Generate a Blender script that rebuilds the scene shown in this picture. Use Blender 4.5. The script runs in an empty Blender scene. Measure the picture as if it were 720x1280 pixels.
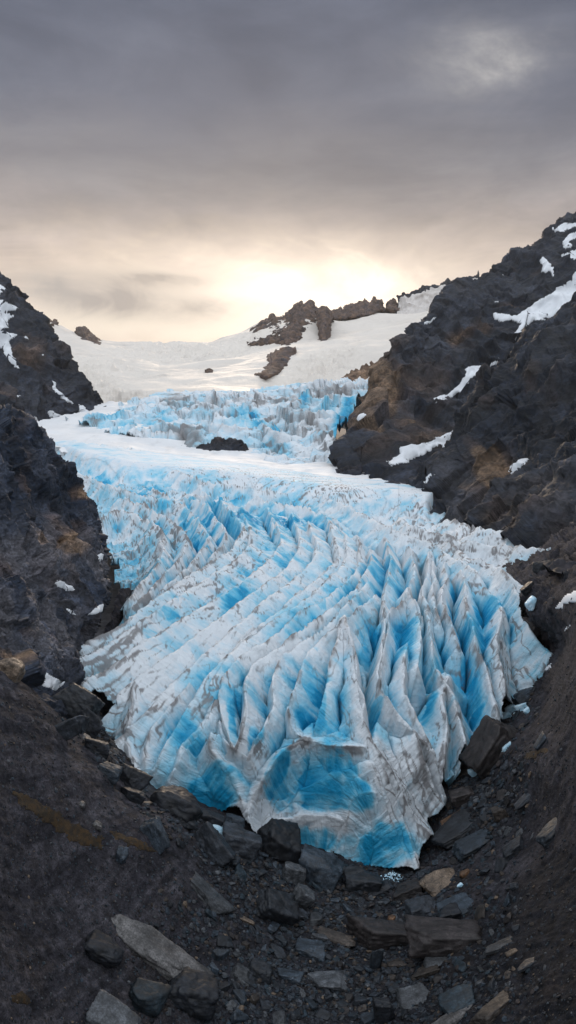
import bpy, bmesh, math, random
import numpy as np
from mathutils import Vector, Matrix

random.seed(7)
RNG = np.random.default_rng(11)
SC = bpy.context.scene
COL = SC.collection

# ------------------------------------------------------------------ camera
IW, IH = 720.0, 1280.0
FPX = 28.0 / 36.0 * IH
PITCH = math.radians(6.9)
CAMZ = 38.0
CP, SP = math.cos(PITCH), math.sin(PITCH)


def ray(px, py):
    px = np.asarray(px, float); py = np.asarray(py, float)
    x = (px - IW / 2) / FPX
    y = (IH / 2 - py) / FPX
    dy = CP + y * SP
    dz = -SP + y * CP
    return x / dy, dz / dy


def at(px, py, D):
    a, b = ray(px, py)
    D = np.asarray(D, float)
    return np.stack([a * D, D + 0 * a, CAMZ + b * D], -1)


cam_d = bpy.data.cameras.new('camera')
cam_d.sensor_fit = 'VERTICAL'
cam_d.sensor_height = 36.0
cam_d.sensor_width = 36.0
cam_d.lens = 28.0
cam_d.clip_start = 0.5
cam_d.clip_end = 20000
cam = bpy.data.objects.new('camera', cam_d)
cam.location = (0, 0, CAMZ)
cam.rotation_euler = (math.pi / 2 - PITCH, 0, 0)
COL.objects.link(cam)
SC.camera = cam

# ------------------------------------------------------------------ noise
_T = np.random.default_rng(3)
_PERM = _T.permutation(256).astype(np.int32)
_PERM = np.concatenate([_PERM, _PERM, _PERM])
_G = _T.normal(size=(256, 3)); _G /= np.linalg.norm(_G, axis=1, keepdims=True)
_G = _G.astype(np.float32)


def perlin(p):
    p = np.asarray(p, np.float32)
    i = np.floor(p).astype(np.int32)
    f = p - i
    u = f * f * f * (f * (f * 6 - 15) + 10)
    i &= 255
    out = 0
    for dx in (0, 1):
        wx = u[:, 0] if dx else 1 - u[:, 0]
        a = _PERM[(i[:, 0] + dx) & 255]
        for dy in (0, 1):
            wy = u[:, 1] if dy else 1 - u[:, 1]
            b = _PERM[a + ((i[:, 1] + dy) & 255)]
            for dz in (0, 1):
                wz = u[:, 2] if dz else 1 - u[:, 2]
                h = _PERM[b + ((i[:, 2] + dz) & 255)] & 255
                g = _G[h]
                d = g[:, 0] * (f[:, 0] - dx) + g[:, 1] * (f[:, 1] - dy) + g[:, 2] * (f[:, 2] - dz)
                out = out + wx * wy * wz * d
    return out * 1.5


def fbm(p, octs=5, gain=0.5, lac=2.03):
    p = np.asarray(p, np.float32)
    o = 0; a = 1.0
    for k in range(octs):
        o = o + a * perlin(p + 17.3 * k); p = p * lac; a *= gain
    return o


def ridged(p, octs=5, gain=0.5, lac=2.07):
    p = np.asarray(p, np.float32)
    o = 0; a = 1.0; s = 0
    for k in range(octs):
        n = 1 - np.abs(perlin(p + 31.7 * k)) * 1.6
        o = o + a * n * n; s += a
        p = p * lac; a *= gain
    return o / s


def _hash3(i):
    a = _PERM[i[:, 0] & 255]
    b = _PERM[a + (i[:, 1] & 255)]
    return _PERM[b + (i[:, 2] & 255)]


_R4 = _T.random(size=(256, 7)).astype(np.float32)


def facets(p, border=False):
    """tilted flat facets: every voronoi cell is a plane with its own tilt. returns (height, cell random[, distance to the cell border])"""
    p = np.asarray(p, np.float32)
    i = np.floor(p).astype(np.int32)
    best = np.full(len(p), 1e9, np.float32); nxt = best.copy()
    hh = np.zeros(len(p), np.float32); rr = np.zeros(len(p), np.float32)
    for dx in (-1, 0, 1):
        for dy in (-1, 0, 1):
            for dz in (-1, 0, 1):
                c = i + np.array([dx, dy, dz], np.int32)
                r = _R4[_hash3(c)]
                v = p - (c + r[:, :3])
                d = (v * v).sum(1)
                if border: nxt = np.minimum(nxt, np.maximum(best, d))
                m = d < best
                best[m] = d[m]
                t = r[m, 3:6] * 2 - 1
                hh[m] = (v[m] * t).sum(1) + (r[m, 6] - .5) * .3
                rr[m] = r[m, 6]
    if border: return hh, rr, np.sqrt(nxt) - np.sqrt(best)
    return hh, rr


def sstep(a, b, x):
    t = np.clip((x - a) / (b - a), 0, 1)
    return t * t * (3 - 2 * t)


class TPS:
    """thin-plate spline of 1/D over picture coordinates (planes come out exactly planar)"""
    def __init__(s, pts):
        p = np.array(pts, float)
        s.x = p[:, :2] / 300.0
        v = 100.0 / p[:, 2]
        n = len(p)
        K = s.k(s.x, s.x) + 1e-4 * np.eye(n)
        A = np.zeros((n + 3, n + 3))
        A[:n, :n] = K; A[:n, n] = 1; A[:n, n + 1:] = s.x; A[n, :n] = 1; A[n + 1:, :n] = s.x.T
        s.w = np.linalg.solve(A, np.concatenate([v, np.zeros(3)]))

    def k(s, a, b):
        r2 = ((a[:, None, :] - b[None]) ** 2).sum(-1)
        return 0.5 * r2 * np.log(r2 + 1e-12)

    def __call__(s, px, py):
        px, py = np.broadcast_arrays(np.asarray(px, float), np.asarray(py, float))
        q = np.stack([px.ravel(), py.ravel()], -1) / 300.0
        out = np.empty(len(q)); n = len(s.x)
        for a in range(0, len(q), 60000):
            b = q[a:a + 60000]
            out[a:a + 60000] = s.k(b, s.x) @ s.w[:n] + s.w[n] + b @ s.w[n + 1:]
        return (100.0 / np.maximum(out, 0.004)).reshape(px.shape)


def inpoly(px, py, poly):
    poly = np.array(poly, float)
    r = np.zeros(px.shape, bool)
    j = len(poly) - 1
    for i in range(len(poly)):
        xi, yi = poly[i]; xj, yj = poly[j]
        c = ((yi > py) != (yj > py)) & (px < (xj - xi) * (py - yi) / (yj - yi + 1e-12) + xi)
        r ^= c; j = i
    return r


def resample(pts, n):
    p = np.array(pts, float)
    d = np.concatenate([[0], np.cumsum(np.linalg.norm(np.diff(p[:, :2], axis=0), axis=1))])
    d /= d[-1]
    t = np.linspace(0, 1, n)
    return np.stack([np.interp(t, d, p[:, k]) for k in range(p.shape[1])], -1)


# ------------------------------------------------------------------ mesh helpers
def grid_normals(P):
    du = np.gradient(P, axis=1); dv = np.gradient(P, axis=0)
    n = np.cross(du, dv)
    n /= np.linalg.norm(n, axis=-1, keepdims=True) + 1e-12
    v = P - np.array([0, 0, CAMZ])
    f = np.sum(n * v) > 0
    return -n if f else n


def mesh_from(name, V, F, mat=None, attrs=None, smooth=True):
    V = np.ascontiguousarray(V, np.float32); F = np.ascontiguousarray(F, np.int32)
    me = bpy.data.meshes.new(name)
    k = F.shape[1]
    me.vertices.add(len(V)); me.vertices.foreach_set('co', V.ravel())
    me.loops.add(F.size); me.loops.foreach_set('vertex_index', F.ravel())
    me.polygons.add(len(F))
    me.polygons.foreach_set('loop_start', np.arange(0, F.size, k, dtype=np.int32))
    me.polygons.foreach_set('loop_total', np.full(len(F), k, np.int32))
    me.polygons.foreach_set('use_smooth', np.full(len(F), smooth, bool))
    for nm, a in (attrs or {}).items():
        a = np.asarray(a, np.float32)
        if a.ndim == 1:
            at_ = me.attributes.new(nm, 'FLOAT', 'POINT'); at_.data.foreach_set('value', a)
        else:
            at_ = me.attributes.new(nm, 'FLOAT_VECTOR', 'POINT'); at_.data.foreach_set('vector', np.ascontiguousarray(a).ravel())
    me.update(calc_edges=True); me.validate()
    if mat: me.materials.append(mat)
    return me


def obj(name, me, parent=None):
    o = bpy.data.objects.new(name, me)
    COL.objects.link(o)
    if parent is not None: o.parent = parent
    return o


def tag(o, label=None, cat=None, group=None, kind=None):
    if label: o['label'] = label
    if cat: o['category'] = cat
    if group: o['group'] = group
    if kind or cat: o['kind'] = kind or 'thing'
    return o


def grid_faces(ny, nx, mask=None, flip=False):
    i = np.arange(ny * nx).reshape(ny, nx)
    F = np.stack([i[:-1, :-1], i[1:, :-1], i[1:, 1:], i[:-1, 1:]], -1)
    if flip: F = F[..., ::-1]
    if mask is not None:
        m = mask[:-1, :-1] & mask[1:, :-1] & mask[1:, 1:] & mask[:-1, 1:]
        return F[m]
    return F.reshape(-1, 4)


def compact(V, F, attrs):
    u, inv = np.unique(F.ravel(), return_inverse=True)
    return V[u], inv.reshape(F.shape), {k: a[u] for k, a in attrs.items()}


def skirt(V, F, attrs, off):
    """give the open border of a sheet thickness: pull it back along off"""
    e = np.concatenate([F[:, [k, (k + 1) % 4]] for k in range(4)])
    key = np.sort(e, 1); key = key[:, 0].astype(np.int64) * (len(V) + 1) + key[:, 1]
    _, idx, cnt = np.unique(key, return_index=True, return_counts=True)
    b = e[idx[cnt == 1]]
    u = np.unique(b)
    mp = np.full(len(V), -1); mp[u] = np.arange(len(u)) + len(V)
    V2 = np.concatenate([V, V[u] + np.asarray(off)])
    Q = np.stack([b[:, 1], b[:, 0], mp[b[:, 0]], mp[b[:, 1]]], -1)
    return V2, np.concatenate([F, Q]), {k: np.concatenate([a, a[u]]) for k, a in attrs.items()}


# ------------------------------------------------------------------ node helpers
class NT:
    def __init__(s, nt): s.nt = nt; s.n = nt.nodes; s.l = nt.links

    def new(s, t, **kw):
        n = s.n.new(t)
        for k, v in kw.items(): setattr(n, k, v)
        return n

    def put(s, inp, v):
        if v is None: return
        if hasattr(v, 'is_output') or hasattr(v, 'links'): s.l.new(v, inp)
        else: inp.default_value = v

    def math(s, op, a, b=None, c=None, clamp=False):
        n = s.new('ShaderNodeMath', operation=op, use_clamp=clamp)
        s.put(n.inputs[0], a); s.put(n.inputs[1], b); s.put(n.inputs[2], c)
        return n.outputs[0]

    def sstep(s, x, a, b, lo=0.0, hi=1.0):
        n = s.new('ShaderNodeMapRange', interpolation_type='SMOOTHSTEP')
        s.put(n.inputs['Value'], x)
        n.inputs['From Min'].default_value = a; n.inputs['From Max'].default_value = b
        n.inputs['To Min'].default_value = lo; n.inputs['To Max'].default_value = hi
        return n.outputs[0]

    def mix(s, f, a, b, blend='MIX'):
        n = s.new('ShaderNodeMix', data_type='RGBA', blend_type=blend)
        s.put(n.inputs[0], f)
        s.put(n.inputs[6], a if not isinstance(a, tuple) else (*a, 1)[:4])
        s.put(n.inputs[7], b if not isinstance(b, tuple) else (*b, 1)[:4])
        return n.outputs[2]

    def noise(s, vec, scale, detail=4, rough=0.55, dist=0.0):
        n = s.new('ShaderNodeTexNoise')
        s.put(n.inputs['Vector'], vec)
        n.inputs['Scale'].default_value = scale; n.inputs['Detail'].default_value = detail
        n.inputs['Roughness'].default_value = rough; n.inputs['Distortion'].default_value = dist
        return n.outputs[0]

    def vmul(s, v, xyz):
        n = s.new('ShaderNodeMapping'); s.put(n.inputs[0], v); n.inputs['Scale'].default_value = xyz
        return n.outputs[0]

    def attr(s, name, vec=False):
        n = s.new('ShaderNodeAttribute', attribute_name=name)
        return n.outputs['Vector' if vec else 'Fac'] if not vec else n.outputs['Color']

    def bump(s, h, strength, dist, nrm=None):
        n = s.new('ShaderNodeBump')
        n.inputs['Strength'].default_value = strength; n.inputs['Distance'].default_value = dist
        s.put(n.inputs['Height'], h); s.put(n.inputs['Normal'], nrm)
        return n.outputs[0]


def material(name):
    m = bpy.data.materials.new(name); m.use_nodes = True
    t = NT(m.node_tree)
    b = t.n['Principled BSDF']
    return m, t, b


def rock_mat(name, scale, rough=0.75, bump=0.5, bdist=0.3, spec=0.3, random_tone=False, bedz=3.5):
    """albedo attribute x fine grain, cracks and bedding"""
    m, t, b = material(name)
    co = t.new('ShaderNodeTexCoord').outputs['Object']
    base = t.attr('albedo', True)
    n1 = t.noise(co, scale, 8, 0.62)
    n2 = t.noise(t.vmul(co, (1, 1, bedz)), scale * 2.3, 6, 0.6, 0.6)
    n3 = t.noise(co, scale * 7, 4, 0.6)
    f = t.math('MULTIPLY', t.sstep(n1, 0.3, 0.75, 0.55, 1.55), t.sstep(n2, 0.3, 0.7, 0.7, 1.3))
    f = t.math('MULTIPLY', f, t.sstep(n3, 0.3, 0.7, 0.6, 1.45))
    if random_tone:
        oi = t.new('ShaderNodeObjectInfo')
        f = t.math('MULTIPLY', f, t.sstep(oi.outputs['Random'], 0, 1, 0.7, 1.35))
    vm = t.new('ShaderNodeVectorMath', operation='SCALE')
    t.put(vm.inputs[0], base); t.put(vm.inputs['Scale'], f)
    t.put(b.inputs['Base Color'], vm.outputs[0])
    h = t.math('ADD', t.math('MULTIPLY', n1, 1.0), t.math('ADD', t.math('MULTIPLY', n2, 0.6), t.math('MULTIPLY', n3, 0.25)))
    t.put(b.inputs['Normal'], t.bump(h, bump, bdist))
    t.put(b.inputs['Roughness'], t.sstep(n2, 0.3, 0.7, rough - 0.15, rough + 0.12))
    b.inputs['Specular IOR Level'].default_value = spec
    return m


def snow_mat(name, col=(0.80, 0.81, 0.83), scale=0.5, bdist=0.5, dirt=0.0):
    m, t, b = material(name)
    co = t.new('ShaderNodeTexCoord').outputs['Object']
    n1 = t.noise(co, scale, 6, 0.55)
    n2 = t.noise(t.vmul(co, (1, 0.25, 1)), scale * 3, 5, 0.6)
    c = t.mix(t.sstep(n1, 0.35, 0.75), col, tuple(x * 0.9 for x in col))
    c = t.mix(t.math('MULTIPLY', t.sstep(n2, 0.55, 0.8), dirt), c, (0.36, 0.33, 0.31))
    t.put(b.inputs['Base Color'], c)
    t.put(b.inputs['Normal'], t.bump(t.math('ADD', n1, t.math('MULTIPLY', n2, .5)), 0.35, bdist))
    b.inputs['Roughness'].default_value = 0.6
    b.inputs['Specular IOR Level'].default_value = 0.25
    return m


def ice_mat(name):
    m, t, b = material(name)
    co = t.new('ShaderNodeTexCoord').outputs['Object']
    fresh = t.attr('fresh'); dirt = t.attr('dirt'); flow = t.attr('flow', True)
    st = t.noise(flow, 1.0, 6, 0.6, 0.3)
    n1 = t.noise(co, 0.35, 7, 0.6, 0.5)
    n2 = t.noise(co, 1.6, 6, 0.62)
    f = t.math('ADD', fresh, t.math('MULTIPLY', t.math('SUBTRACT', n1, 0.5), 0.75))
    f = t.math('ADD', f, t.math('MULTIPLY', t.math('SUBTRACT', st, 0.5), 0.30))
    r = t.new('ShaderNodeValToRGB')
    t.put(r.inputs[0], f)
    e = r.color_ramp.elements
    e[0].position = 0.10; e[0].color = (0.67, 0.715, 0.755, 1)
    e[1].position = 1.0; e[1].color = (0.010, 0.28, 0.51, 1)
    for p, c in ((0.30, (0.50, 0.655, 0.75)), (0.50, (0.28, 0.57, 0.72)), (0.74, (0.085, 0.44, 0.66))):
        x = e.new(p); x.color = (*c, 1)
    d = t.math('ADD', dirt, t.math('MULTIPLY', t.math('SUBTRACT', n2, 0.5), 0.55))
    d = t.math('ADD', d, t.math('MULTIPLY', t.math('SUBTRACT', st, 0.5), 0.35))
    dm = t.sstep(d, 0.34, 1.05, 0, 0.85)
    c = t.mix(dm, r.outputs[0], (0.185, 0.175, 0.175))
    t.put(b.inputs['Base Color'], c)
    h = t.math('ADD', t.math('MULTIPLY', st, 0.8), t.math('ADD', n1, t.math('MULTIPLY', n2, 0.45)))
    t.put(b.inputs['Normal'], t.bump(h, 0.7, 0.6))
    t.put(b.inputs['Roughness'], t.sstep(f, 0.2, 0.9, 0.68, 0.42))
    b.inputs['Specular IOR Level'].default_value = 0.22
    return m


M_ice = ice_mat('glacier_ice')
M_rock = rock_mat('mountain_rock', 0.16, bdist=0.7, bump=0.5)
M_crag = rock_mat('crag_rock', 0.6, bdist=0.25, bump=0.6)
M_ground = rock_mat('scree', 1.6, bdist=0.12, bump=0.6, rough=0.9, spec=0.15, bedz=1.0)
M_stone = rock_mat('slate', 1.3, bdist=0.08, bump=0.5, rough=0.6, spec=0.4, random_tone=True)
M_gravel = rock_mat('gravel_stone', 3.0, bdist=0.03, bump=0.3, rough=0.75)
M_snow = snow_mat('snow', (.72, .74, .77), scale=0.25, bdist=0.6)
M_snow_band = snow_mat('snow_band', (.74, .745, .755), scale=0.06, bdist=2.0, dirt=0.3)
M_far_snow = snow_mat('far_snow', (0.74, 0.68, 0.615), scale=0.02, bdist=9.0, dirt=0.42)  # peach base colour paints the warm low-sun glow into the snow


def blobs(px, py, lst):
    """soft painted patches (px,py,rx,ry,angle deg,weight)"""
    o = np.zeros(px.shape)
    for x, y, rx, ry, a, w in lst:
        c, s = math.cos(math.radians(a)), math.sin(math.radians(a))
        u = ((px - x) * c + (py - y) * s) / rx; v = (-(px - x) * s + (py - y) * c) / ry
        o = np.maximum(o, w * np.exp(-(u * u + v * v) ** 1.5))
    return o


# ------------------------------------------------------------------ sky and sun
SUN_EL, SUN_AZ = math.radians(13.0), math.radians(-1.5)
world = bpy.data.worlds.new('World'); SC.world = world
world.use_nodes = True
w = NT(world.node_tree); w.n.clear()
wo = w.new('ShaderNodeOutputWorld')
d = w.new('ShaderNodeTexCoord').outputs['Generated']
sx = w.new('ShaderNodeSeparateXYZ'); w.put(sx.inputs[0], d)
dx, dy, dz = sx.outputs
nish = w.new('ShaderNodeTexSky', sky_type='NISHITA')
nish.sun_disc = False; nish.sun_elevation = SUN_EL; nish.sun_rotation = SUN_AZ
bgN = w.new('ShaderNodeBackground'); bgN.inputs['Strength'].default_value = 0.10
w.put(bgN.inputs['Color'], nish.outputs[0])
# cloud deck: bands by elevation, broken up by stretched noise over the direction
vec = w.vmul(d, (1.0, 1.0, 3.0))
c1 = w.noise(vec, 2.2, 7, 0.55, 0.4)
c2 = w.noise(w.vmul(d, (1.0, 1.0, 1.7)), 9.0, 8, 0.6, 0.5)
c3 = w.noise(w.vmul(d, (1.0, 1.0, 2.2)), 3.7, 10, 0.58, 0.5)
el = w.math('ADD', dz, w.math('MULTIPLY', w.math('SUBTRACT', c1, 0.5), 0.10))
el = w.math('ADD', el, w.math('MULTIPLY', w.math('SUBTRACT', c2, 0.5), 0.03))
rp = w.new('ShaderNodeValToRGB'); w.put(rp.inputs[0], el)
e = rp.color_ramp.elements
stops = ((0.0, (0.70, 0.61, 0.53)), (0.13, (0.63, 0.53, 0.475)), (0.175, (0.54, 0.455, 0.41)), (0.225, (0.385, 0.34, 0.332)), (0.285, (0.245, 0.236, 0.258)),
         (0.35, (0.168, 0.179, 0.230)), (0.44, (0.122, 0.139, 0.194)), (1.0, (0.19, 0.20, 0.23)))
e[0].position, e[0].color = stops[0][0], (*stops[0][1], 1)
e[1].position, e[1].color = stops[-1][0], (*stops[-1][1], 1)
for p_, c_ in stops[1:-1]:
    x_ = e.new(p_); x_.color = (*c_, 1)
sky = rp.outputs[0]
# darker and lighter cloud bellies
sky = w.mix(1.0, sky, w.mix(w.sstep(c3, 0.3, 0.7), (0.80, 0.81, 0.83), (1.18, 1.17, 1.15)), 'MULTIPLY')
c4 = w.noise(w.vmul(d, (1.0, 1.0, 2.6)), 6.5, 12, 0.62, 1.1)
c5 = w.noise(w.vmul(d, (1.0, 1.0, 5.0)), 2.6, 9, 0.6, 0.8)
sky = w.mix(w.sstep(dz, .30, .12), sky, w.mix(1.0, sky, w.mix(w.sstep(c4, 0.34, 0.66), (0.60, 0.595, 0.605), (1.36, 1.33, 1.30)), 'MULTIPLY'))
sky = w.mix(1.0, sky, w.mix(w.sstep(c5, 0.3, 0.7), (0.90, 0.90, 0.91), (1.10, 1.10, 1.09)), 'MULTIPLY')


def glow(px, py, ra, re, col, amt, rag=0.0):
    global sky
    a, b = ray(px, py)
    v = Vector((float(a), 1.0, float(b))).normalized()
    gx = w.math('DIVIDE', w.math('SUBTRACT', dx, v.x), ra)
    ge = w.math('DIVIDE', w.math('SUBTRACT', dz, v.z), re)
    r2 = w.math('ADD', w.math('MULTIPLY', gx, gx), w.math('MULTIPLY', ge, ge))
    if rag: r2 = w.math('ADD', r2, w.math('MULTIPLY', w.math('SUBTRACT', w.math('ADD', w.math('MULTIPLY', c2, .5), w.math('MULTIPLY', c4, .5)), 0.5), rag))
    g = w.math('EXPONENT', w.math('MULTIPLY', r2, -1.0))
    g = w.math('MULTIPLY', g, w.sstep(dy, 0.2, 0.6))
    g = w.math('MULTIPLY', g, amt, clamp=True)
    sky = w.mix(g, sky, col)


glow(290, 352, 0.32, 0.058, (0.92, 0.765, 0.625), 0.7, 5.5)
glow(365, 382, 0.165, 0.050, (1.75, 1.52, 1.27), 1.0, 4.0)
glow(240, 396, 0.20, 0.030, (1.12, 0.98, 0.85), 0.85, 4.5)
glow(150, 395, 0.12, 0.030, (1.0, 0.88, 0.74), 0.85, 4.5)
glow(135, 375, 0.07, 0.020, (0.46, 0.41, 0.385), 0.85, 6.0)
glow(225, 385, 0.05, 0.014, (0.52, 0.46, 0.42), 0.85, 6.0)
glow(70, 360, 0.05, 0.02, (0.50, 0.45, 0.42), 0.7, 6.0)
glow(200, 350, 0.07, 0.012, (0.55, 0.48, 0.43), 0.7, 6.0)
glow(600, 75, 0.07, 0.034, (0.42, 0.41, 0.42), 0.6, 7.0)
# the rest of the deck, overhead and behind the viewpoint, is thin and bright
wb = w.sstep(dy, 0.83, 0.1)
over = w.mix(w.sstep(c3, 0.3, 0.7), (0.60, 0.65, 0.71), (0.78, 0.83, 0.90))
ov = w.new('ShaderNodeVectorMath', operation='SCALE'); w.put(ov.inputs[0], over); w.put(ov.inputs['Scale'], w.sstep(dz, 0.1, 0.95, 0.9, 2.1))
sky = w.mix(wb, sky, ov.outputs[0])
sky = w.mix(w.sstep(dz, -0.02, -0.12), sky, (0.05, 0.05, 0.055))
bgC = w.new('ShaderNodeBackground'); bgC.inputs['Strength'].default_value = 1.0
w.put(bgC.inputs['Color'], sky)
mx = w.new('ShaderNodeMixShader'); mx.inputs[0].default_value = 0.97
w.l.new(bgN.outputs[0], mx.inputs[1]); w.l.new(bgC.outputs[0], mx.inputs[2])
w.l.new(mx.outputs[0], wo.inputs['Surface'])

sl = bpy.data.lights.new('sun', 'SUN'); sl.energy = 1.1; sl.angle = math.radians(12); sl.color = (1.0, 0.78, 0.57)
so = bpy.data.objects.new('sun', sl); COL.objects.link(so)
sdir = Vector((math.sin(SUN_AZ) * math.cos(SUN_EL), math.cos(SUN_AZ) * math.cos(SUN_EL), math.sin(SUN_EL)))
so.rotation_euler = sdir.to_track_quat('Z', 'Y').to_euler(); so.location = (0, 0, 400)


# ------------------------------------------------------------------ landforms
def loft(rows, nx, ny, wts=None):
    R = []
    for r in rows:
        p = np.array(r, float); p[:, 2] = 100 / p[:, 2]
        R.append(resample(p, nx))
    R = np.array(R)
    K = len(R)
    seg = np.array(wts if wts else [1.0] * (K - 1), float); seg /= seg.sum()
    kt = np.concatenate([[0], np.cumsum(seg)])
    t = np.interp(np.linspace(0, 1, ny), kt, np.arange(K))
    i = np.clip(np.floor(t).astype(int), 0, K - 2); f = (t - i)[:, None, None]
    p0 = R[np.clip(i - 1, 0, K - 1)]; p1 = R[i]; p2 = R[i + 1]; p3 = R[np.clip(i + 2, 0, K - 1)]
    tau = 0.35
    m1 = tau * (p2 - p0); m2 = tau * (p3 - p1)
    g = (2 * f**3 - 3 * f**2 + 1) * p1 + (f**3 - 2 * f**2 + f) * m1 + (-2 * f**3 + 3 * f**2) * p2 + (f**3 - f**2) * m2
    px, py, D = g[..., 0], g[..., 1], 100 / np.maximum(g[..., 2], 0.005)
    return px, py, D, at(px, py, D), t


def blur(a, n):
    for _ in range(n):
        b = a.copy()
        b[1:-1] = (a[:-2] + a[2:] + 2 * a[1:-1]) / 4
        a = b.copy()
        a[:, 1:-1] = (b[:, :-2] + b[:, 2:] + 2 * b[:, 1:-1]) / 4
    return a


DARK = np.array([0.0075, 0.011, 0.019]); MID = np.array([0.024, 0.028, 0.039]); BROWN = np.array([0.074, 0.046, 0.031]); TAN = np.array([0.14, 0.092, 0.058])


def tones(W, s, brown_mask, extra=0.0):
    """dark slate with paler and brown beds"""
    a = sstep(-0.35, 0.5, fbm(W / s, 5))[:, None]
    c = DARK * (1 - a) + MID * a
    b = np.clip(brown_mask + 0.5 * fbm(W / (s * .5) + 9, 4) - 0.15 + extra, 0, 1)[:, None]
    c = c * (1 - b) + BROWN * b
    tt = (sstep(0.55, 0.9, brown_mask + 0.4 * fbm(W / (s * .3) + 41, 4)) * 0.6)[:, None]
    return c * (1 - tt) + TAN * tt


def landform(name, rows, nx, ny, wts, amp, size, dip, mat, browns=(), facet=1.0, parent=None, fine=0.5, extra=0.0, tone=1.0, greys=(), ledge=1.0):
    px, py, D, P, t = loft(rows, nx, ny, wts)
    N = grid_normals(blur(P, 6))
    sh = P.shape
    W = P.reshape(-1, 3)
    R = np.array(Matrix.Rotation(math.radians(dip), 3, 'Y'))
    Q = (W @ R.T) / size
    big = fbm(Q * np.array([.6, .6, .7]), 3)
    rib = ridged(W / size * np.array([1.25, 1.25, .45]) + 5 + big[:, None] * .45, 6, 0.42)
    rg = ridged(Q * np.array([1.6, 1.6, 4.2]) + 5 + big[:, None] * .25, 4, 0.5)
    f1, r1 = facets(Q * np.array([1.5, 1.5, 1.5]) + 0.25 * big[:, None])
    f2, r2 = facets(Q * np.array([4.0, 4.0, 5.0]) + 0.3 * big[:, None])
    f3, r3 = facets(Q * np.array([11., 11., 14.]) + .3 * rg[:, None])
    # bedding: ledges stepping out along the dip
    bw = Q[:, 2] * 1.9 + .55 * big + .12 * rg
    s1 = bw - np.floor(bw); s1 = np.minimum(s1 / .82, (1 - s1) / .18)
    bw2 = Q[:, 2] * 6.3 + .9 * big + .35 * rg
    s2 = bw2 - np.floor(bw2); s2 = np.minimum(s2 / .8, (1 - s2) / .2)
    mk = sstep(-.35, .35, fbm(Q * .9 + 33, 3))
    h = amp * (0.40 * big + 1.35 * (rib - .5) + ledge * (.36 * (s1 - .5) * (.35 + .65 * mk) + .13 * (s2 - .5)) + facet * (0.85 * f1 + 0.22 * f2 + fine * 0.12 * f3))
    h = h.reshape(sh[:2])
    P2 = P + N * h[..., None]
    alb = tones(W, size * 1.1, blobs(px, py, browns).ravel(), extra)
    if greys:
        gq = (blobs(px, py, greys).ravel() * sstep(-.5, .3, fbm(W / size * 1.5 + 70, 4)))[:, None]
        alb = alb * (1 - gq) + np.array([.052, .050, .056]) * gq
    bed = sstep(.1, .6, np.abs(fbm(Q * np.array([.7, .7, 5.0]) + .4 * big[:, None], 4)))
    alb *= tone * (0.62 + 0.22 * r1 + 0.25 * r2 + 0.25 * r3 + .35 * bed)[:, None]
    me = mesh_from(name, P2.reshape(-1, 3), grid_faces(ny, nx), mat, {'albedo': alb})
    o = obj(name, me, parent)
    return o, dict(px=px, py=py, P=P2, N=N, D=D)


def pieces(F, n):
    lab_ = np.arange(n)
    for _ in range(3000):
        mn = lab_[F].min(1); new = lab_.copy()
        for k_ in range(F.shape[1]): np.minimum.at(new, F[:, k_], mn)
        new = new[new]
        if (new == lab_).all(): break
        lab_ = new
    return lab_[F[:, 0]]


def drape(name, surf, poly, off, mat, label, cat, group=None, rag=2.0, nb=10, thick=None, kind=None, freq=0.12):
    """a patch lying on a landform: follows the smoothed ground, ragged border, real thickness"""
    px, py = surf['px'], surf['py']
    Pb = blur(surf['P'], 2) - np.array([0, 0, CAMZ])
    fw = Pb[..., 1] * CP - Pb[..., 2] * SP
    px = IW / 2 + FPX * Pb[..., 0] / fw; py = IH / 2 - FPX * (Pb[..., 1] * SP + Pb[..., 2] * CP) / fw
    face = (surf['N'] * Pb).sum(-1) < 0
    poly = np.array(poly, float)
    x0, y0 = poly.min(0) - 4; x1, y1 = poly.max(0) + 4
    m0 = (px > x0) & (px < x1) & (py > y0) & (py < y1) & face
    if 'vis' in surf: m0 &= surf['vis']
    jj = np.where(m0.any(1))[0]; ii = np.where(m0.any(0))[0]
    if not len(jj): return None
    pad = 14
    a, b = max(jj[0] - pad, 0), jj[-1] + pad; c, d_ = max(ii[0] - pad, 0), ii[-1] + pad
    qx, qy = px[a:b, c:d_], py[a:b, c:d_]
    P = blur(surf['P'][a:b, c:d_], nb); N = surf['N'][a:b, c:d_]
    k = np.stack([qx.ravel() * freq, qy.ravel() * freq, 0 * qx.ravel() + poly[0, 0]], -1)
    wx = rag * fbm(k, 4).reshape(qx.shape); wy = rag * fbm(k + 50, 4).reshape(qx.shape)
    m = inpoly(qx + wx, qy + wy, poly) & face[a:b, c:d_]
    if 'vis' in surf: m &= surf['vis'][a:b, c:d_]
    soft = np.clip(blur(m.astype(float), 10) * 1.6 - .6, 0, 1)
    h = off * (0.12 + 1.0 * soft)
    P = P + N * h[..., None]
    F = grid_faces(*m.shape, mask=m)
    if not len(F): return None
    pl = pieces(F, m.size)
    ids, ct = np.unique(pl, return_counts=True)
    F = F[pl == ids[ct.argmax()]]
    V = P.reshape(-1, 3)
    V, F, A = compact(V, F, {'n': N.reshape(-1, 3)})
    nn = A['n'].mean(0)
    V, F, _ = skirt(V, F, {}, -nn * off * 2.2)
    me = mesh_from(name, V, F, mat)
    o = obj(name, me)
    tag(o, label, cat, group, kind)
    return o


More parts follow.
